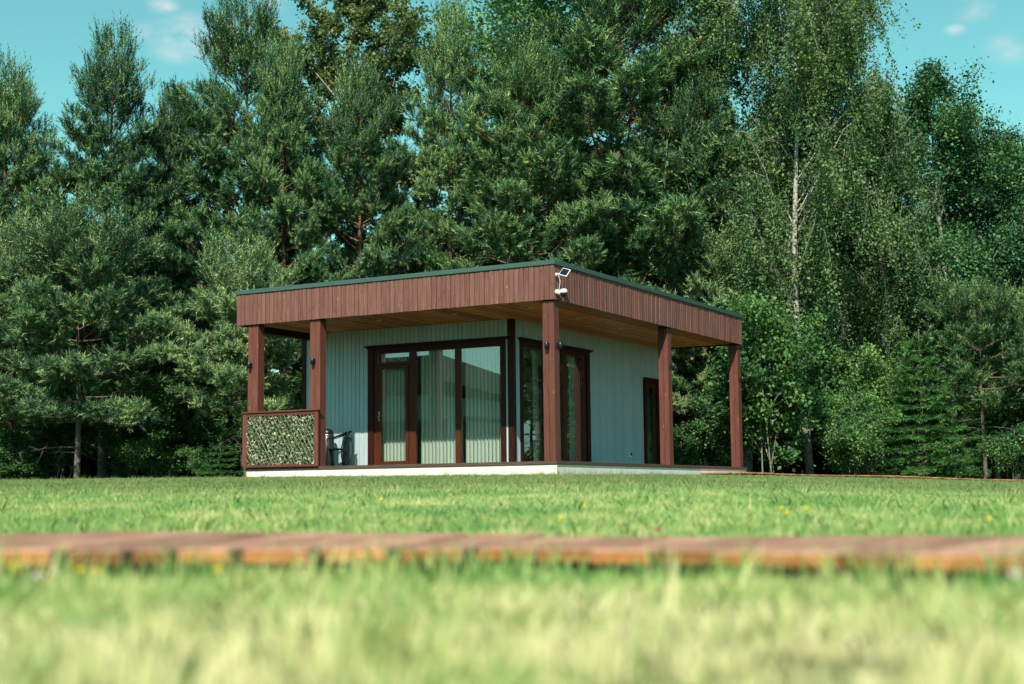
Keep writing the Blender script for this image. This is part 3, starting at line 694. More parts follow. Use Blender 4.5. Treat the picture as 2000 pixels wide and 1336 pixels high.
# ------------------------------------------------------------------ vegetation generators
def nrm(a): return a/(np.linalg.norm(a, axis=-1, keepdims=True)+1e-9)
def shoots_to_tris(Pb, D, L, r, K=10, nl=.085, nw=.020, spread=.60):
    n = len(Pb); t = np.linspace(.08, 1.0, K)[None, :] + r.uniform(-.05, .05, (n, K))
    a = nrm(np.cross(D, nrm(r.normal(size=(n, 3))))); b_ = np.cross(D, a)
    ph = (np.arange(K)*2.4)[None, :] + r.uniform(0, 6.28, (n, 1))
    rad = a[:, None]*np.cos(ph)[..., None] + b_[:, None]*np.sin(ph)[..., None]
    base = Pb[:, None] + D[:, None]*(L[:, None]*t)[..., None]
    sp = spread*(1.1-.55*t)[..., None]
    dr = nrm(D[:, None]*(1-sp*.5) + rad*sp*1.5)
    side = nrm(np.cross(dr, D[:, None] + .3*rad))
    ln = (nl*r.uniform(.75, 1.25, (n, K)))[..., None]
    V = np.stack([base - side*nw*.5, base + side*nw*.5, base + dr*ln], 2)
    tone = np.repeat(r.random(n)*.85, K).reshape(n, K) + .12*r.random((n, K))
    return V.reshape(-1, 3), tone.ravel()

def tree_obj(name, trunk_me, crown_me, loc, sc, rz, label, cat, group):
    o = empty(name, loc, rz, label, cat, group); o.scale = sc
    link(bpy.data.objects.new('trunk', trunk_me), o)
    if crown_me is not None: link(bpy.data.objects.new('crown', crown_me), o)
    return o

def make_pine(seed, H=12.0, Rm=2.9, cb=2.2, mat='needle', lean=(0, 0), dens=1.0, top=1.0, fork=False, dead=10, prof=.8, asym=None, nl=.115, s0f=None):
    r = np.random.default_rng(seed); mb = MB()
    ph = r.uniform(0, 6, 3)
    def tp(z): # trunk centre at height z
        t = z/H
        return np.array([lean[0]*t*H + .10*math.sin(t*5+ph[0])*t, lean[1]*t*H + .10*math.sin(t*4+ph[1])*t, z])
    r0 = .013*H
    zs = np.concatenate([[-.3, 0, .3], np.linspace(1, H, 14)])
    mb.tube([tp(z) for z in zs], [max(.012, r0*(1.25 if z <= 0 else 1)*(1-.93*max(z, 0)/H)) for z in zs], 9)
    S_P, S_D, S_L, S_N = [], [], [], []
    def branch(z, az, L, el, curl, foliage=True, thick=1.0, base=None):
        k = 9; s = np.linspace(0, 1, k)
        h = np.array([math.cos(az), math.sin(az), 0]); side = np.array([-h[1], h[0], 0])
        b0 = tp(z) if base is None else base
        wv = .06*L*np.sin(s*5+r.uniform(0, 6))
        pts = b0 + np.outer(s*L*math.cos(el), h) + np.outer(wv*s, side)
        pts[:, 2] += s*L*math.sin(el) + curl*L*s**2.2
        rb = thick*(.010+.011*L)
        mb.tube(pts, [rb*(1-.85*q) for q in s], 5, False)
        tan = nrm(np.gradient(pts, axis=0))
        if not foliage:
            for q in range(int(3+L*2)):
                i = r.integers(2, k); d = nrm(tan[i]+r.normal(size=3)*.8); l = r.uniform(.2, .6)
                mb.tube([pts[i], pts[i]+d*l*.5+r.normal(size=3)*.04, pts[i]+d*l], [.007, .005, .002], 3, False)
            return
        nb = max(3, int(L*6.2*dens))
        s0 = (.48 if z < H*.6 else .33) if L > 1.2 else .15
        hi = max(0, z/H-.66)/.34
        if s0f: s0 = s0f
        for j in range(nb+1):
            ss = s0+(1-s0)*((j/nb)**.85 if j < nb else 1.0)
            p = np.array([np.interp(ss, s, pts[:, q]) for q in range(3)]); tt = nrm(np.array([np.interp(ss, s, tan[:, q]) for q in range(3)]))
            sgn = 1 if j % 2 else -1
            if j == nb: d = tt; bl = .25
            else:
                an = r.uniform(.5, 1.1); d = nrm(tt*math.cos(an) + nrm(np.cross(tt, [0, 0, 1]))*sgn*math.sin(an) + np.array([0, 0, r.uniform(-.08, .45)]))
                bl = min((.20 + .30*L*(1.08-ss)*r.uniform(.6, 1.25)), 1.05)
            if bl > .35: mb.tube([p, p+d*bl*.5, p+d*bl+np.array([0, 0, .10*bl])], [.008, .005, .003], 3, False)
            # one to three candelabra clumps of bottle-brush shoots along the branchlet
            for c_ in range(1 + int(bl > .45) + int(bl > .8)):
                q0 = 1-.38*c_
                ctr = p + d*bl*q0 + np.array([0, 0, .10*bl*q0*q0])
                ns = int(r.integers(10, 15)*dens*(1-.42*hi))
                P0 = ctr + r.normal(size=(ns, 3))*np.array([.075, .075, .045])
                upw = .55+.9*hi*top
                DD = nrm(d*.55*(1-.35*hi) + np.array([0, 0, upw]) + r.normal(size=(ns, 3))*(.58-.28*hi))
                S_P.append(P0); S_D.append(DD); S_L.append(r.uniform(.15, .30, ns)*(1+1.3*hi)); S_N.append(np.full(ns, nl*(1-.18*hi)))
    z = cb
    while z < H-.25:
        t = (z-cb)/(H-cb)
        nbr = int(r.integers(4, 7)) if t < .9 else 4
        a0 = r.uniform(0, 6.28)
        for k in range(nbr):
            az = a0+k*6.283/nbr+r.normal()*.25
            low = min(1, .62+t*2.2) if cb > 1 else 1
            L = Rm*low*(1-t)**prof*r.uniform(.55, 1.25) + .22
            if asym is not None: L *= 1+asym[1]*math.cos(az-asym[0])
            if r.random() < .10: L *= .5
            el = -.14+.82*t**1.0+r.normal()*.10
            branch(z+r.normal()*.06, az, L, el, .16+.10*r.random())
        z += (.50-.22*t)*r.uniform(.8, 1.3)
    # leader
    S_P.append(np.array([tp(H-.35+.09*i) for i in range(5)])); S_D.append(nrm(np.array([[0, 0, 1.]]*5)+r.normal(size=(5, 3))*.12)); S_L.append(np.full(5, .45)); S_N.append(np.full(5, nl*.8))
    for q in range(dead):
        branch(r.uniform(min(1.0, cb*.3), cb+.3), r.uniform(0, 6.28), r.uniform(.6, 1.7), r.uniform(-.35, .15), -.1, False, .8)
    Nn = np.concatenate(S_N); Pn = np.concatenate(S_P); Dn = np.concatenate(S_D); Ln = np.concatenate(S_L)
    V, tone = shoots_to_tris(Pn, Dn, Ln, r, nl=Nn[:, None], nw=.029, K=13)
    return mb.mesh('trunk', M['pinebark'], True), np_mesh('crown', V, 3, M[mat], tone), len(tone)

def make_leaf_tree(seed, H, Rm, cb, mat, barkm, leafsize=.085, nleaf=26000, el0=1.0, droop=0.0, trunk_r=.012, multi=1, sag=.0, clump=.22, shape=.6, cone=False):
    """broadleaf: ascending limbs, sub-branches, leaves in clumps or hanging strands"""
    r = np.random.default_rng(seed); mb = MB(); Ls = []
    trunks = []
    for m_ in range(multi):
        off = r.normal(size=2)*(.12 if multi > 1 else 0); ln = r.normal(size=2)*(.09 if multi > 1 else .012); hh = H*(1 if m_ == 0 else r.uniform(.72, .95))
        ph = r.uniform(0, 6, 2)
        trunks.append((off, ln, hh, ph))
    def tp(T, z):
        off, ln, hh, ph = T
        return np.array([off[0]+ln[0]*z+.09*math.sin(z*.55+ph[0]), off[1]+ln[1]*z+.09*math.sin(z*.5+ph[1]), z])
    for T in trunks:
        hh = T[2]; zs = np.concatenate([[-.3, 0, .4], np.linspace(1, hh, 14)]) if hh > 2 else np.linspace(-.2, hh, 8)
        r0 = trunk_r*hh*(1 if multi == 1 else .7)
        mb.tube([tp(T, z) for z in zs], [max(.008, r0*(1-.95*max(z, 0)/hh)) for z in zs], 9 if multi == 1 else 6)
        nl = int(hh*3.4/ (1 if multi == 1 else 1.6))
        for i in range(nl):
            z = cb+(hh*.97-cb)*((i+r.random())/nl); t = (z-cb)/(hh-cb); az = r.uniform(0, 6.28)
            L = Rm*(math.sin(math.pi*min(1, .18+.82*t)**.9)**shape*.95+.12)*r.uniform(.6, 1.2)
            if cone: L *= min(1, (1-t)*1.7+.10)
            el = el0*r.uniform(.75, 1.15)
            k = 7; s = np.linspace(0, 1, k); h = np.array([math.cos(az), math.sin(az), 0])
            b0 = tp(T, z); Lh = L/max(.35, math.cos(el))
            Lh = min(Lh, L*1.9)
            pts = b0+np.outer(s*L*.95, h); pts[:, 2] += s*math.sin(el)*Lh*.85 - sag*L*s**3
            pts += r.normal(size=(k, 3))*.05*L*s[:, None]
            rb = .008+.010*L*(.8 if barkm == 'birchbark' else 1)
            mb.tube(pts, [rb*(1-.85*q) for q in s], 5, False)
            for j in range(int(3+L*4)):
                ss = r.uniform(.2, 1); p = np.array([np.interp(ss, s, pts[:, q]) for q in range(3)])
                d = nrm(h*.5+r.normal(size=3)*.7+np.array([0, 0, .35])); bl = r.uniform(.25, .75)*(.6+.25*L)
                e = p+d*bl; mb.tube([p, (p+e)/2+r.normal(size=3)*.04, e], [.008, .005, .002], 3, False)
                Ls.append((p, e, bl))
    nt_ = len(Ls); per = max(6, nleaf//nt_)
    out = []; tn = []
    for p, e, bl in Ls:
        if droop > 0:
            ns = max(1, int(round(3))); pp_ = per//ns
            for q in range(ns):
                st = p+(e-p)*r.uniform(.3, 1.05)+r.normal(size=3)*.08; dl = droop*r.uniform(.3, 1.25)
                tt = r.random(pp_)**.8; wv = r.normal(size=3)*.22; wv[2] = 0
                Q_ = st + np.outer(tt, wv)*dl + r.normal(size=(pp_, 3))*np.array([.075, .075, .05]); Q_[:, 2] -= tt*dl
                if r.random() < .3: mb.tube([st, st+wv*dl*.5+np.array([0, 0, -dl*.5]), st+wv*dl+np.array([0, 0, -dl])], [.005, .004, .002], 3, False)
                out.append(Q_); tn.append(np.full(pp_, r.random()*.6)+r.random(pp_)*.35)
        else:
            tt = r.random(per); Q_ = p+np.outer(tt, e-p)+r.normal(size=(per, 3))*clump*(.5+.4*bl)
            out.append(Q_); tn.append(np.full(per, r.random()*.5)+r.random(per)*.4)
    Pn = np.concatenate(out); tn = np.concatenate(tn); ok = Pn[:, 2] > .05; Pn = Pn[ok]; tn = tn[ok]
    V = leaf_quads(Pn, leafsize, r, .35, .75, nvec=np.array([[0, 0, 1.]]))
    return mb.mesh('trunk', M[barkm], True), np_mesh('crown', V.reshape(-1, 3), 4, M[mat], tn), len(tn)*2

def make_spruce(seed, H, Rm, cb=.2):
    r = np.random.default_rng(seed); mb = MB(); SP, SD, SL = [], [], []
    mb.tube([(0, 0, -.2), (0, 0, H*.5), (0, 0, H)], [.014*H, .008*H, .006], 8)
    z = cb
    while z < H-.1:
        t = (z-cb)/(H-cb); nb = 6; a0 = r.uniform(0, 6.28)
        for k in range(nb):
            az = a0+k*1.047+r.normal()*.15; L = Rm*(1-t)**.9*r.uniform(.8, 1.12)+.10; h = np.array([math.cos(az), math.sin(az), 0]); sd = np.array([-h[1], h[0], 0])
            s = np.linspace(0, 1, 7); pts = np.array([0, 0, z])+np.outer(s*L, h); pts[:, 2] += L*(.05*s - .42*s**1.4*(1-t)+.22*s**4)
            mb.tube(pts, [.012*(1-.8*q) for q in s], 4, False)
            for j in range(int(L*24)+4):
                ss = r.uniform(.1, 1); p = np.array([np.interp(ss, s, pts[:, q]) for q in range(3)]); bl = (.12+.36*L*(1.05-ss))*r.uniform(.7, 1.1)
                d = nrm(h*.75+sd*(1 if j % 2 else -1)*r.uniform(.5, .9)+np.array([0, 0, -.28])); n_ = max(1, int(bl/.11))
                SP.append(p+np.outer(np.arange(n_)*.11, d)); SD.append(nrm(d+r.normal(size=(n_, 3))*.16)); SL.append(np.full(n_, .15))
            SP.append(pts[-1:]); SD.append(nrm(pts[-1:]-pts[-2:-1])); SL.append(np.array([.2]))
        z += .19*r.uniform(.85, 1.15)
    V, tone = shoots_to_tris(np.concatenate(SP), np.concatenate(SD), np.concatenate(SL), r, K=11, nl=.062, nw=.020, spread=.8)
    return mb.mesh('trunk', M['pinebark'], True), np_mesh('crown', V, 3, M['spruce'], tone), len(tone)

# ------------------------------------------------------------------ trees
TRI = 0
PH = 12.0
pines = [make_pine(11, PH, 3.1, 2.4, prof=.72), make_pine(23, PH, 2.9, 3.0, prof=.8), make_pine(37, PH, 3.4, 2.0, prof=.62, asym=(0.3, .15)),
         make_pine(41, PH, 2.7, 2.6, prof=.85), make_pine(59, PH, 3.2, 1.8, prof=.68, asym=(2.6, .15))]
wide_dark = make_pine(97, 6.6, 2.2, 2.9, 'needle', dens=1.1, top=.4, prof=.45, dead=14)
wides = [make_pine(71, 6.3, 2.5, 1.75, 'needleL', dens=1.15, top=.4, prof=.38, dead=4, s0f=.25), make_pine(83, 6.0, 2.1, 2.0, 'needleL', lean=(.06, 0), dens=1.1, top=.4, prof=.5, dead=14, s0f=.3)]
birches = [make_leaf_tree(101, 15, 2.1, 3.2, 'birchleaf', 'birchbark', .074, 100000, 1.15, 1.6, .0078, sag=.1), make_leaf_tree(113, 12, 1.8, 2.6, 'birchleaf', 'birchbark', .080, 56000, 1.1, 1.3, .011, sag=.1)]
old_birch = make_leaf_tree(119, 12, 1.9, 5.0, 'birchold', 'birchbark', .085, 60000, .95, .25, .011, clump=.2)
aspens = [make_leaf_tree(131, 11, 2.4, 2.2, 'aspenleaf', 'aspenbark', .078, 80000, .95, 0, .011, clump=.25, shape=.7, cone=True), make_leaf_tree(139, 13, 2.6, 3.0, 'aspenleaf', 'aspenbark', .080, 66000, .9, 0, .011, clump=.24)]
shrubs = [make_leaf_tree(151, 3.4, 1.0, .3, 'shrubleaf', 'aspenbark', .078, 18000, .9, 0, .008, multi=4, clump=.16, shape=.5), make_leaf_tree(163, 2.0, .9, .1, 'shrubleaf', 'aspenbark', .075, 10000, .7, 0, .009, multi=5, clump=.15, shape=.45)]
spr = [make_spruce(171, 3.2, 1.25), make_spruce(177, 1.3, .6)]
for s in pines+wides+birches+aspens+shrubs+spr: TRI += s[2]
print('VEG_TRIS', TRI)

def plant(kind, src, H0, u, vtop, Y, name, label, cat, group=None, rz=None, wide=1.0):
    x = at_px(u, Y); d = px_dir(u, vtop); zt = d.z/d.y*Y; g = gz1(x, Y); h = zt-g; s = h/H0
    return tree_obj(name, src[0], src[1], (x, Y, g-.03), (s*wide, s*wide, s), rng.uniform(0, 6.28) if rz is None else rz, label, cat, group)
GP = 'pines along the edge of the wood'
front = [
 (0, -8, 112, 40, .9, 'tall dark pine cut off by the left edge of the picture'),
 (1, 200, 48, 40, .85, 'pine with a symmetrical candle-tipped top, standing free against the sky left of the cabin'),
 (3, 335, 150, 42, .75, 'slim pine whose small top shows just right of the free-standing candle-tipped pine'),
 (2, 480, -5, 40, .85, 'tall pine with a ragged left side, left of the brown-topped birch'),
 (3, 550, 60, 38.5, .72, 'pine with a reddish trunk visible behind the left half of the roof'),
 (4, 702, 130, 39, .74, 'broad pine standing in front of the brown-topped birch'),
 (1, 882, 2, 41, .68, 'narrow pine with a pointed top, left of the dark aspen'),
 (0, 1042, 66, 38.5, 1.0, 'bushy pine with a pointed top right behind the roof corner'),
 (2, 1215, -90, 40, 1.1, 'largest pine, its top above the picture, behind the right half of the roof'),
 (4, 1375, 130, 38.5, .9, 'pine with low spreading boughs between the largest pine and the birches'),
]
for k, u, v, Y, wd, lab in front: plant('p', pines[k], PH+.65, u, v, Y, 'pine_tree', lab, 'pine', GP, wide=wd)
plant('w', wides[0], 6.3, 150, 478, 34, 'pine_tree', 'low broad light-green pine with a clear trunk left of the cabin', 'pine', GP, rz=.6, wide=1.08)
plant('w', wides[0], 6.3, 20, 500, 35.5, 'pine_tree', 'low light-green pine at the left picture edge, behind the broad one', 'pine', GP, rz=3.6, wide=.95)
plant('w', wides[1], 6.0, 482, 520, 33.6, 'pine_tree', 'leaning pine with dead lower twigs right beside the leftmost porch post', 'pine', GP, rz=2.8, wide=1.0)
plant('w', wides[1], 6.0, 1385, 500, 37.5, 'pine_tree', 'pine whose boughs fill the gap between the two right-hand posts', 'pine', GP, rz=1.2, wide=1.0)
plant('w', wide_dark, 6.6, 1925, 590, 36, 'pine_tree', 'pine with a long bare grey trunk near the right edge of the picture', 'pine', GP, rz=4.9, wide=.95)
plant('w', wide_dark, 6.6, 2110, 560, 37, 'pine_tree', 'low pine at the very right edge of the wood', 'pine', GP, rz=2.2)
GB = 'birches in the wood edge'
plant('b', old_birch, 12, 688, -15, 43, 'birch_tree', 'birch with a yellowish brown rounded top rising between the pines', 'birch', GB, wide=.95)
plant('b', birches[0], 15, 1575, -150, 37, 'birch_tree', 'tall birch with the long white trunk right of the cabin', 'birch', GB, rz=1.0)
plant('b', birches[1], 12, 1462, -70, 39.5, 'birch_tree', 'birch with a thin white stem just left of the tall white-trunked one', 'birch', GB, rz=4.0)
plant('b', birches[0], 15, 1655, -60, 39.5, 'birch_tree', 'birch with drooping curtains of leaves just right of the tall white-trunked one', 'birch', GB, rz=3.3, wide=.9)
plant('b', birches[1], 12, 1745, 165, 38.5, 'birch_tree', 'smaller weeping birch beside the sky gap on the right', 'birch', GB, rz=5.0, wide=.9)
GA = 'aspens in the wood edge'
plant('a', aspens[1], 13, 1040, -160, 45, 'aspen_tree', 'dark dense aspen rising behind the bushy pine over the roof corner', 'aspen', GA, wide=1.2)
plant('a', aspens[1], 13, 1945, 300, 42, 'aspen_tree', 'dense aspen standing behind the pointed one on the right', 'aspen', GA, rz=2.7)
plant('a', aspens[0], 11, 1862, 125, 40, 'aspen_tree', 'aspen with a tall pointed leader against the sky on the right', 'aspen', GA, wide=1.0)
plant('a', aspens[0], 11, 1985, 255, 41.5, 'aspen_tree', 'rounded aspen filling the right edge of the picture', 'aspen', GA, rz=2.0, wide=1.1)
plant('a', aspens[1], 13, 2260, 40, 39, 'aspen_tree', 'aspen standing beyond the right edge, mirrored in the side glazing', 'aspen', GA, rz=1.0)
plant('a', aspens[0], 11, 2500, 60, 37, 'aspen_tree', 'aspen farther beyond the right edge, mirrored in the side glazing', 'aspen', GA, rz=2.5)
# deeper rows
back = [(60, 430, 46), (170, 470, 50), (280, 520, 47), (410, 500, 50), (520, 470, 46), (640, 520, 52), (770, 450, 47), (850, 480, 53), (950, 400, 46), (1060, 420, 50), (1150, 360, 47), (1290, 330, 48), (1400, 340, 50),
        (1500, 380, 46), (1610, 400, 50), (1730, 480, 47), (1850, 520, 46), (1960, 470, 50), (2080, 300, 46), (-90, 350, 45), (2200, 200, 42)]
for i, (u, v, Y) in enumerate(back):
    plant('p', pines[i % 5], PH, u, v, Y, 'pine_tree', 'dark pine standing deeper in the wood behind the front row', 'pine', 'pines deeper in the wood', wide=1.15)
# understorey
GS = 'leafy young trees and bushes at the wood edge'
us = [(0, 1495, 600, 34.8, 1.05, 'tall light-green bush directly right of the cabin rear post'), (0, 1660, 770, 35.4, 1.1, 'tall bush at the foot of the white birch trunk'),
      (0, 1690, 690, 37.5, 1.0, 'tall bright bush between the birches and the young spruce'), 
      (1, 1660, 815, 34.9, 1.2, 'dark low bush left of the young spruce'), (1, 1975, 840, 34.8, 1.3, 'low bright bush at the foot of the bare-trunked pine'), (1, 1880, 870, 35.2, 1.3, 'very low bush left of the bare-trunked pine'),
      (1, 1345, 845, 36.5, 1.2, 'low bush seen between the two right-hand posts'), (1, 1395, 830, 37.2, 1.2, 'low bush behind the rear post'), (0, 1455, 700, 36.0, 1.1, 'bush touching the outline of the rear post'),
      (1, 395, 880, 33.6, 1.1, 'small leafy seedling bush at the lawn edge left of the trellis'), (1, 300, 850, 35.8, 1.4, 'dark bush right of the broad light-green pine'), (0, 250, 770, 37.2, 1.5, 'taller dark bush behind the broad light-green pine trunk'),
      (0, 105, 790, 37.0, 1.5, 'dark bush left of the broad light-green pine trunk'), (1, 40, 850, 35.6, 1.5, 'low dark bush at the left picture edge'), (0, 370, 800, 38.0, 1.4, 'dark bush in the gap left of the leaning pine'), (0, 555, 740, 38.2, 1.4, 'bush seen through the porch behind the trellis')]
for k, u, v, Y, wd, lab in us: plant('s', shrubs[k], (3.4, 2.0)[k], u, v, Y, 'bush', lab, 'bush', GS, wide=wd)
for i in range(26):
    u = -150+i*90+rng.uniform(-25, 25); Y = rng.uniform(40.5, 44)
    plant('s', shrubs[i % 2], (3.4, 2.0)[i % 2], u, rng.uniform(690, 770), Y, 'bush', 'shaded bush in the undergrowth deep between the trunks', 'bush', 'undergrowth bushes between the trunks', wide=1.5)
plant('f', spr[0], 3.2, 1805, 640, 36.2, 'spruce_tree', 'young bright-green spruce with layered boughs right of the birches', 'spruce', wide=1.15)
plant('f', spr[1], 1.3, 430, 862, 33.2, 'spruce_tree', 'tiny spruce sapling at the lawn edge beside the leaning pine', 'spruce', wide=1.2)

fw = np.random.default_rng(9); nf_ = 70000
fx = fw.uniform(-36, 36, nf_); fy = fw.uniform(50, 60, nf_); hh_ = 5.2+1.6*np.sin(fx*.37+1)+1.1*np.sin(fx*.93)+.7*np.sin(fx*2.1+fy)
Pf = np.stack([fx, fy, .3+hh_*fw.random(nf_)**.85], 1)
tag(link(bpy.data.objects.new('far_wood', np_mesh('far_wood', leaf_quads(Pf, .36, fw, .3, .7).reshape(-1, 3), 4, M['aspenleaf'], fw.random(nf_)*.5))), 'dark mass of foliage deep in the wood', kind='stuff')
nu = 36000; ux = fw.uniform(-26, 26, nu); uy = fw.uniform(43.5, 47.5, nu); uh = 1.5+.5*np.sin(ux*1.3)+.3*np.sin(ux*3.1)
Pu = np.stack([ux, uy, gz(ux, uy)-.05+uh*fw.random(nu)**1.2], 1)
tag(link(bpy.data.objects.new('undergrowth', np_mesh('undergrowth', leaf_quads(Pu, .24, fw, .3, .7).reshape(-1, 3), 4, M['aspenleaf'], fw.random(nu)*.5))), 'dense low undergrowth at the foot of the deeper trees', kind='stuff')
# ------------------------------------------------------------------ grass
m, n_, b = new_mat('grass_blades'); geo = N(n_, 'ShaderNodeNewGeometry'); oi = N(n_, 'ShaderNodeObjectInfo')
z1 = noise(n_, .8, 4, vec=geo.outputs['Position']); z3 = noise(n_, 4.5, 3, vec=geo.outputs['Position'])
at_ = N(n_, 'ShaderNodeAttribute', attribute_name='tone')
ad = N(n_, 'ShaderNodeMath', operation='MULTIPLY_ADD'); n_.links.new(z1, ad.inputs[0]); ad.inputs[1].default_value = 1.2
ad0 = N(n_, 'ShaderNodeMath', operation='MULTIPLY_ADD'); n_.links.new(z3, ad0.inputs[0]); ad0.inputs[1].default_value = 1.5; n_.links.new(at_.outputs['Fac'], ad0.inputs[2]); n_.links.new(ad0.outputs[0], ad.inputs[2])
a2 = N(n_, 'ShaderNodeMath', operation='SUBTRACT'); n_.links.new(ad.outputs[0], a2.inputs[0]); a2.inputs[1].default_value = 1.22
sp_g = N(n_, 'ShaderNodeSeparateXYZ'); n_.links.new(geo.outputs['Position'], sp_g.inputs[0]); dry = N(n_, 'ShaderNodeMapRange'); n_.links.new(sp_g.outputs[1], dry.inputs[0]); dry.inputs[1].default_value = 2.6; dry.inputs[2].default_value = 1.3; dry.inputs[3].default_value = 0; dry.inputs[4].default_value = .48
a4 = N(n_, 'ShaderNodeMath', operation='ADD'); n_.links.new(a2.outputs[0], a4.inputs[0]); n_.links.new(dry.outputs[0], a4.inputs[1]); a2 = a4
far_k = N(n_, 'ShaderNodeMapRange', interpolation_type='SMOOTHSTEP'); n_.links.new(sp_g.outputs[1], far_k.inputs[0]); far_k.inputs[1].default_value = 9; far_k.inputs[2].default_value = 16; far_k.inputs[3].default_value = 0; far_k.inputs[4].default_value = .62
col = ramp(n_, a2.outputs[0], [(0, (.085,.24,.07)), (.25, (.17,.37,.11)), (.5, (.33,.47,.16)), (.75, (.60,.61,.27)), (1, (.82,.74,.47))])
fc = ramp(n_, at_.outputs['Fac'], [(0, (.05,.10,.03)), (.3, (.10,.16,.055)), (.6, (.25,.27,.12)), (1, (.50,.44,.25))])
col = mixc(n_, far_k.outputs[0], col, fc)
n_.links.new(col, b.inputs['Base Color']); b.inputs['Roughness'].default_value = .5; b.inputs['Specular IOR Level'].default_value = .25
tr_ = N(n_, 'ShaderNodeBsdfTranslucent'); n_.links.new(mixc(n_, 1.0, col, (1.1, 1.25, .7), 'MULTIPLY'), tr_.inputs[0]); mx = N(n_, 'ShaderNodeMixShader'); mx.inputs[0].default_value = .35
n_.links.new(b.outputs[0], mx.inputs[1]); n_.links.new(tr_.outputs[0], mx.inputs[2]); n_.links.new(mx.outputs[0], n_.nodes['Material Output'].inputs[0])
M['grass'] = m
def blades(Pb, hgt, wid, r, lean=.45):
    n = len(Pb); az = r.uniform(0, 6.28, n); ld = np.stack([np.cos(az), np.sin(az), 0*az], 1)*(r.uniform(.05, 1, n)*lean)[:, None]
    sa = r.uniform(0, 6.28, n); sd = np.stack([np.cos(sa), np.sin(sa), 0*sa], 1)*wid[:, None]*.5
    h = hgt[:, None]; up = np.array([[0, 0, 1.]])
    mid = Pb+up*h*.55+ld*h*.35; tip = Pb+up*h+ld*h*1.1
    return np.stack([Pb-sd, Pb+sd, mid+sd*.75, tip, mid-sd*.75], 1)
def tuft(seed, nb, rad, h, w):
    r = np.random.default_rng(seed); Pb = np.stack([r.normal(size=nb)*rad, r.normal(size=nb)*rad, np.full(nb, -.01)], 1)
    hh = h*r.uniform(.45, 1.25, nb); V = blades(Pb, hh, w*r.uniform(.7, 1.3, nb), r, .75)
    me = np_mesh('grass_tuft', V.reshape(-1, 3), 5, M['grass'], np.clip(r.normal(.35, .22, nb), 0, 1)); return me
def grass_patch(name, meshes, Pts, scales, label, r):
    """one stuff object: geometry nodes set the tuft meshes on the points"""
    n = len(Pts); me = bpy.data.meshes.new(name); me.vertices.add(n); me.vertices.foreach_set('co', Pts.astype(np.float32).ravel())
    a = me.attributes.new('size', 'FLOAT', 'POINT'); a.data.foreach_set('value', scales.astype(np.float32))
    a = me.attributes.new('turn', 'FLOAT', 'POINT'); a.data.foreach_set('value', r.uniform(0, 6.28, n).astype(np.float32))
    a = me.attributes.new('pick', 'INT', 'POINT'); a.data.foreach_set('value', r.integers(0, len(meshes), n).astype(np.int32))
    ob = link(bpy.data.objects.new(name, me)); tag(ob, label, 'grass', kind='stuff')
    ng = bpy.data.node_groups.new(name, 'GeometryNodeTree')
    ng.interface.new_socket('Geometry', in_out='INPUT', socket_type='NodeSocketGeometry'); ng.interface.new_socket('Geometry', in_out='OUTPUT', socket_type='NodeSocketGeometry')
    gi = ng.nodes.new('NodeGroupInput'); go = ng.nodes.new('NodeGroupOutput'); gi2 = ng.nodes.new('GeometryNodeGeometryToInstance')
    for k in range(len(meshes)):
        src = bpy.data.objects.new('grass_tuft_source', meshes[k])
        oi_ = ng.nodes.new('GeometryNodeObjectInfo'); oi_.inputs['Object'].default_value = src; oi_.inputs['As Instance'].default_value = True
        ng.links.new(oi_.outputs['Geometry'], gi2.inputs[0])
    ip = ng.nodes.new('GeometryNodeInstanceOnPoints'); ip.inputs['Pick Instance'].default_value = True
    na = {}
    for nm, ty in (('size', 'FLOAT'), ('turn', 'FLOAT'), ('pick', 'INT')):
        x_ = ng.nodes.new('GeometryNodeInputNamedAttribute'); x_.data_type = ty; x_.inputs[0].default_value = nm; na[nm] = x_.outputs[0]
    cx = ng.nodes.new('ShaderNodeCombineXYZ'); ng.links.new(na['turn'], cx.inputs[2])
    ng.links.new(gi.outputs[0], ip.inputs['Points']); ng.links.new(gi2.outputs[0], ip.inputs['Instance']); ng.links.new(na['pick'], ip.inputs['Instance Index'])
    ng.links.new(cx.outputs[0], ip.inputs['Rotation']); ng.links.new(na['size'], ip.inputs['Scale']); ng.links.new(ip.outputs[0], go.inputs[0])
    md = ob.modifiers.new('grass', 'NODES'); md.node_group = ng; return ob
gr = np.random.default_rng(77)
def in_house(X_, Y_, m_=.0):
    dx, dy = X_-C0.x, Y_-C0.y; lx = dx*math.cos(YAW)-dy*math.sin(YAW); ly = dx*math.sin(YAW)+dy*math.cos(YAW)
    return (lx > -7.05-m_) & (lx < -.02+m_) & (ly > .02-m_) & (ly < 9.2+m_)
def scatter(y0_, y1_, dens, margin=1.0):
    W0 = .36*y1_+margin; A = 2*W0*(y1_-y0_); n = int(A*dens)
    X_ = gr.uniform(-W0, W0, n); Y_ = gr.uniform(y0_, y1_, n)
    k = np.abs(X_) < .365*Y_+margin; X_, Y_ = X_[k], Y_[k]
    k = ~in_house(X_, Y_); X_, Y_ = X_[k], Y_[k]
    f = np.interp(X_, PX, FR); bk = np.interp(X_, PX, BK)
    k = ~((Y_ > f-.01) & (Y_ < bk+.01)); return X_[k], Y_[k]
tufts = [tuft(500+i, 22, .028, .050, .0042) for i in range(4)] 
tall = [tuft(600+i, 9, .02, .085, .0045) for i in range(3)]
XY = [scatter(.45, 4.5, 420, 1.2), scatter(4.5, 12, 230), scatter(12, 22, 120), scatter(22, 37, 60)]
X_ = np.concatenate([a for a, _ in XY]); Y_ = np.concatenate([b_ for _, b_ in XY])
Pg = np.stack([X_, Y_, gz(X_, Y_)], 1); sc_g = gr.uniform(.6, 1.15, len(X_))*np.interp(Y_, [0, 5, 20, 36], [.72, .80, .85, .60])
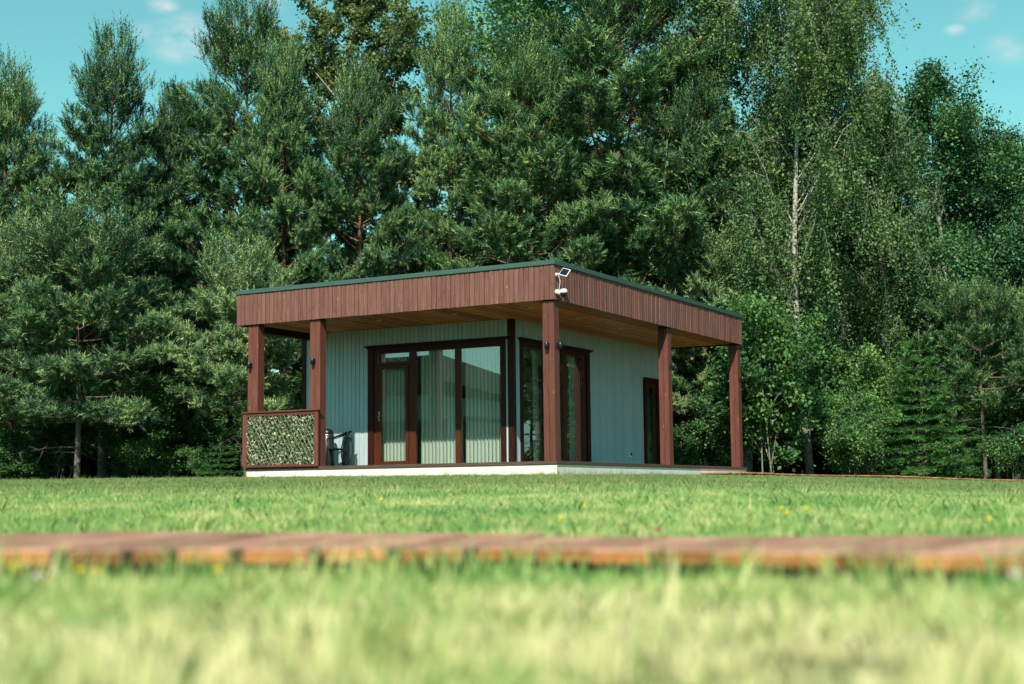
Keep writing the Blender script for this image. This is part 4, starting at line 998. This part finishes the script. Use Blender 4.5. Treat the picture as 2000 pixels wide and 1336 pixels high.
grass_patch('grass', tufts, Pg, sc_g, 'short mown lawn grass, green mixed with straw-yellow blades', gr)
XY = [scatter(.5, 5, 26, 1.2), scatter(5, 14, 9), scatter(14, 33, 2.0), scatter(33.5, 36.5, 16)]
X_ = np.concatenate([a for a, _ in XY]); Y_ = np.concatenate([b_ for _, b_ in XY])
# longer fringe along both edges of the near boardwalk
xe = gr.uniform(-2.4, 2.4, 380); ye = np.where(gr.random(380) < .75, np.interp(xe, PX, FR)-.03-np.abs(gr.normal(size=380))*.03, np.interp(xe, PX, BK)+.03+np.abs(gr.normal(size=380))*.03)
X_ = np.concatenate([X_, xe]); Y_ = np.concatenate([Y_, ye])
Pg = np.stack([X_, Y_, gz(X_, Y_)], 1)
grass_patch('long_grass', tall, Pg, gr.uniform(.6, 1.25, len(X_)), 'longer loose grass blades standing above the mown lawn', gr)

# ------------------------------------------------------------------ flowers
def flower_meshes():
    st = MB().tube([(0, 0, 0), (.003, 0, .03), (0, .002, .062)], [.0014, .0013, .0012], 5).mesh('stem', M['stem'])
    out = []
    for mt in ('petal', 'petalw', 'petalr'):
        mb = MB(); rr = random.Random(5)
        for k in range(22):
            a = k*2.4; rad_ = .0085+.0045*(k % 3)/2; el = .15+.5*((k % 3)/2)
            c, s = math.cos(a), math.sin(a); w = .0022
            mb.add([(0, 0, .062), (c*rad_*.5-s*w, s*rad_*.5+c*w, .062+rad_*.5*el), (c*rad_, s*rad_, .062+rad_*el), (c*rad_*.5+s*w, s*rad_*.5-c*w, .062+rad_*.5*el)], [(0, 1, 2, 3)])
        mb.lathe([(.002, .058), (.007, .061), (.006, .067), (.001, .070)], n=8)
        out.append(mb.mesh('flower_head', M[mt]))
    return st, out
fst, fh = flower_meshes()
def flower(u, v, kind, label, Y=None, s=1.0):
    d = px_dir(u, v)
    if Y is None:
        Y = 1.2
        while Y < 30 and d.z/d.y*Y > gz1(d.x/d.y*Y, Y)+.055*s: Y += .02
    x = d.x/d.y*Y; z = d.z/d.y*Y
    nm = ('yellow_flower', 'white_flower', 'clover_flower')[kind]
    o = empty(nm, (x, Y, gz1(x, Y)-.004), rng.uniform(0, 6), label, 'flower', 'small flowers in the lawn'); hgt = (z-gz1(x, Y)+.004)/.064; o.scale = (s, s, max(.35, hgt))
    link(bpy.data.objects.new('stem', fst), o); link(bpy.data.objects.new('flower_head', fh[kind]), o)
for u, v, k, lab, Y, s in [(27, 1108, 0, 'yellow flower at the far left just below the near boardwalk', 2.30, 1.0), (157, 1113, 0, 'yellow flower, left one of the close pair below the near boardwalk', 2.3, .9), (188, 1116, 0, 'yellow flower, right one of the close pair below the near boardwalk', 2.3, 1.1),
        (425, 1112, 0, 'yellow flower standing alone below the left part of the near boardwalk', 2.35, .9), (72, 1126, 1, 'pale flower right of the leftmost yellow one', 2.2, 1.1), (105, 1118, 1, 'pale flower between the leftmost yellow one and the yellow pair', 2.25, .9),
        (1095, 1012, 0, 'yellow flower in the mown lawn straight in front of the cabin corner', None, 1.15), (1141, 988, 0, 'yellow flower farther back, right of the one in front of the cabin corner', None, 1.15), (1526, 992, 0, 'yellow flower, left one of a pair in the lawn on the right', None, 1.15),
        (1574, 992, 0, 'yellow flower, right one of a pair in the lawn on the right', None, 1.15), (1537, 1001, 0, 'small yellow flower nearest of three in the lawn on the right', None, 1.15), (1932, 1013, 0, 'yellow flower in the lawn near the right picture edge', None, 1.15),
        (1284, 1034, 2, 'single reddish clover flower just behind the near boardwalk', None, 1.15), (1983, 1122, 1, 'pale flower at the right edge below the near boardwalk', 1.9, 1.1), (880, 966, 0, 'tiny yellow flower left of the cabin corner in the lawn', None, 1.15), (745, 975, 0, 'tiny yellow flower farthest left in the middle lawn', None, 1.15)]:
    flower(u, v, k, lab, Y, s)

# ------------------------------------------------------------------ neighbouring cabin, mirrored in the front glazing
nb_ = empty('neighbour_cabin', (-19.5, 15.5, gz1(-16, 15.5)), R(62), 'low neighbouring cabin with a mono-pitch roof, seen mirrored in the front glazing', 'cabin')
mb = MB(); mb.box(-5, 5, 0, 6, -.3, 3.1); mb.build('wall', M['clad'], nb_)
mb = MB(); mb.add([(-5.6, -.8, 2.7), (5.6, -.8, 3.5), (5.6, 6.6, 3.5), (-5.6, 6.6, 2.7), (-5.6, -.8, 3.1), (5.6, -.8, 4.3), (5.6, 6.6, 4.3), (-5.6, 6.6, 3.1)], [(0,3,2,1),(4,5,6,7),(0,1,5,4),(1,2,6,5),(2,3,7,6),(3,0,4,7)]); mb.build('roof', M['roof'], nb_)
mb = MB(); mb.box(-3.5, 3.0, -.03, -.004, -.1, 2.5, .004); w_ = mb.build('window', M['trim'], nb_)
mb = MB(); mb.box(-3.3, 2.8, -.045, -.032, .0, 2.35); mb.build('pane', M['lens'], w_)
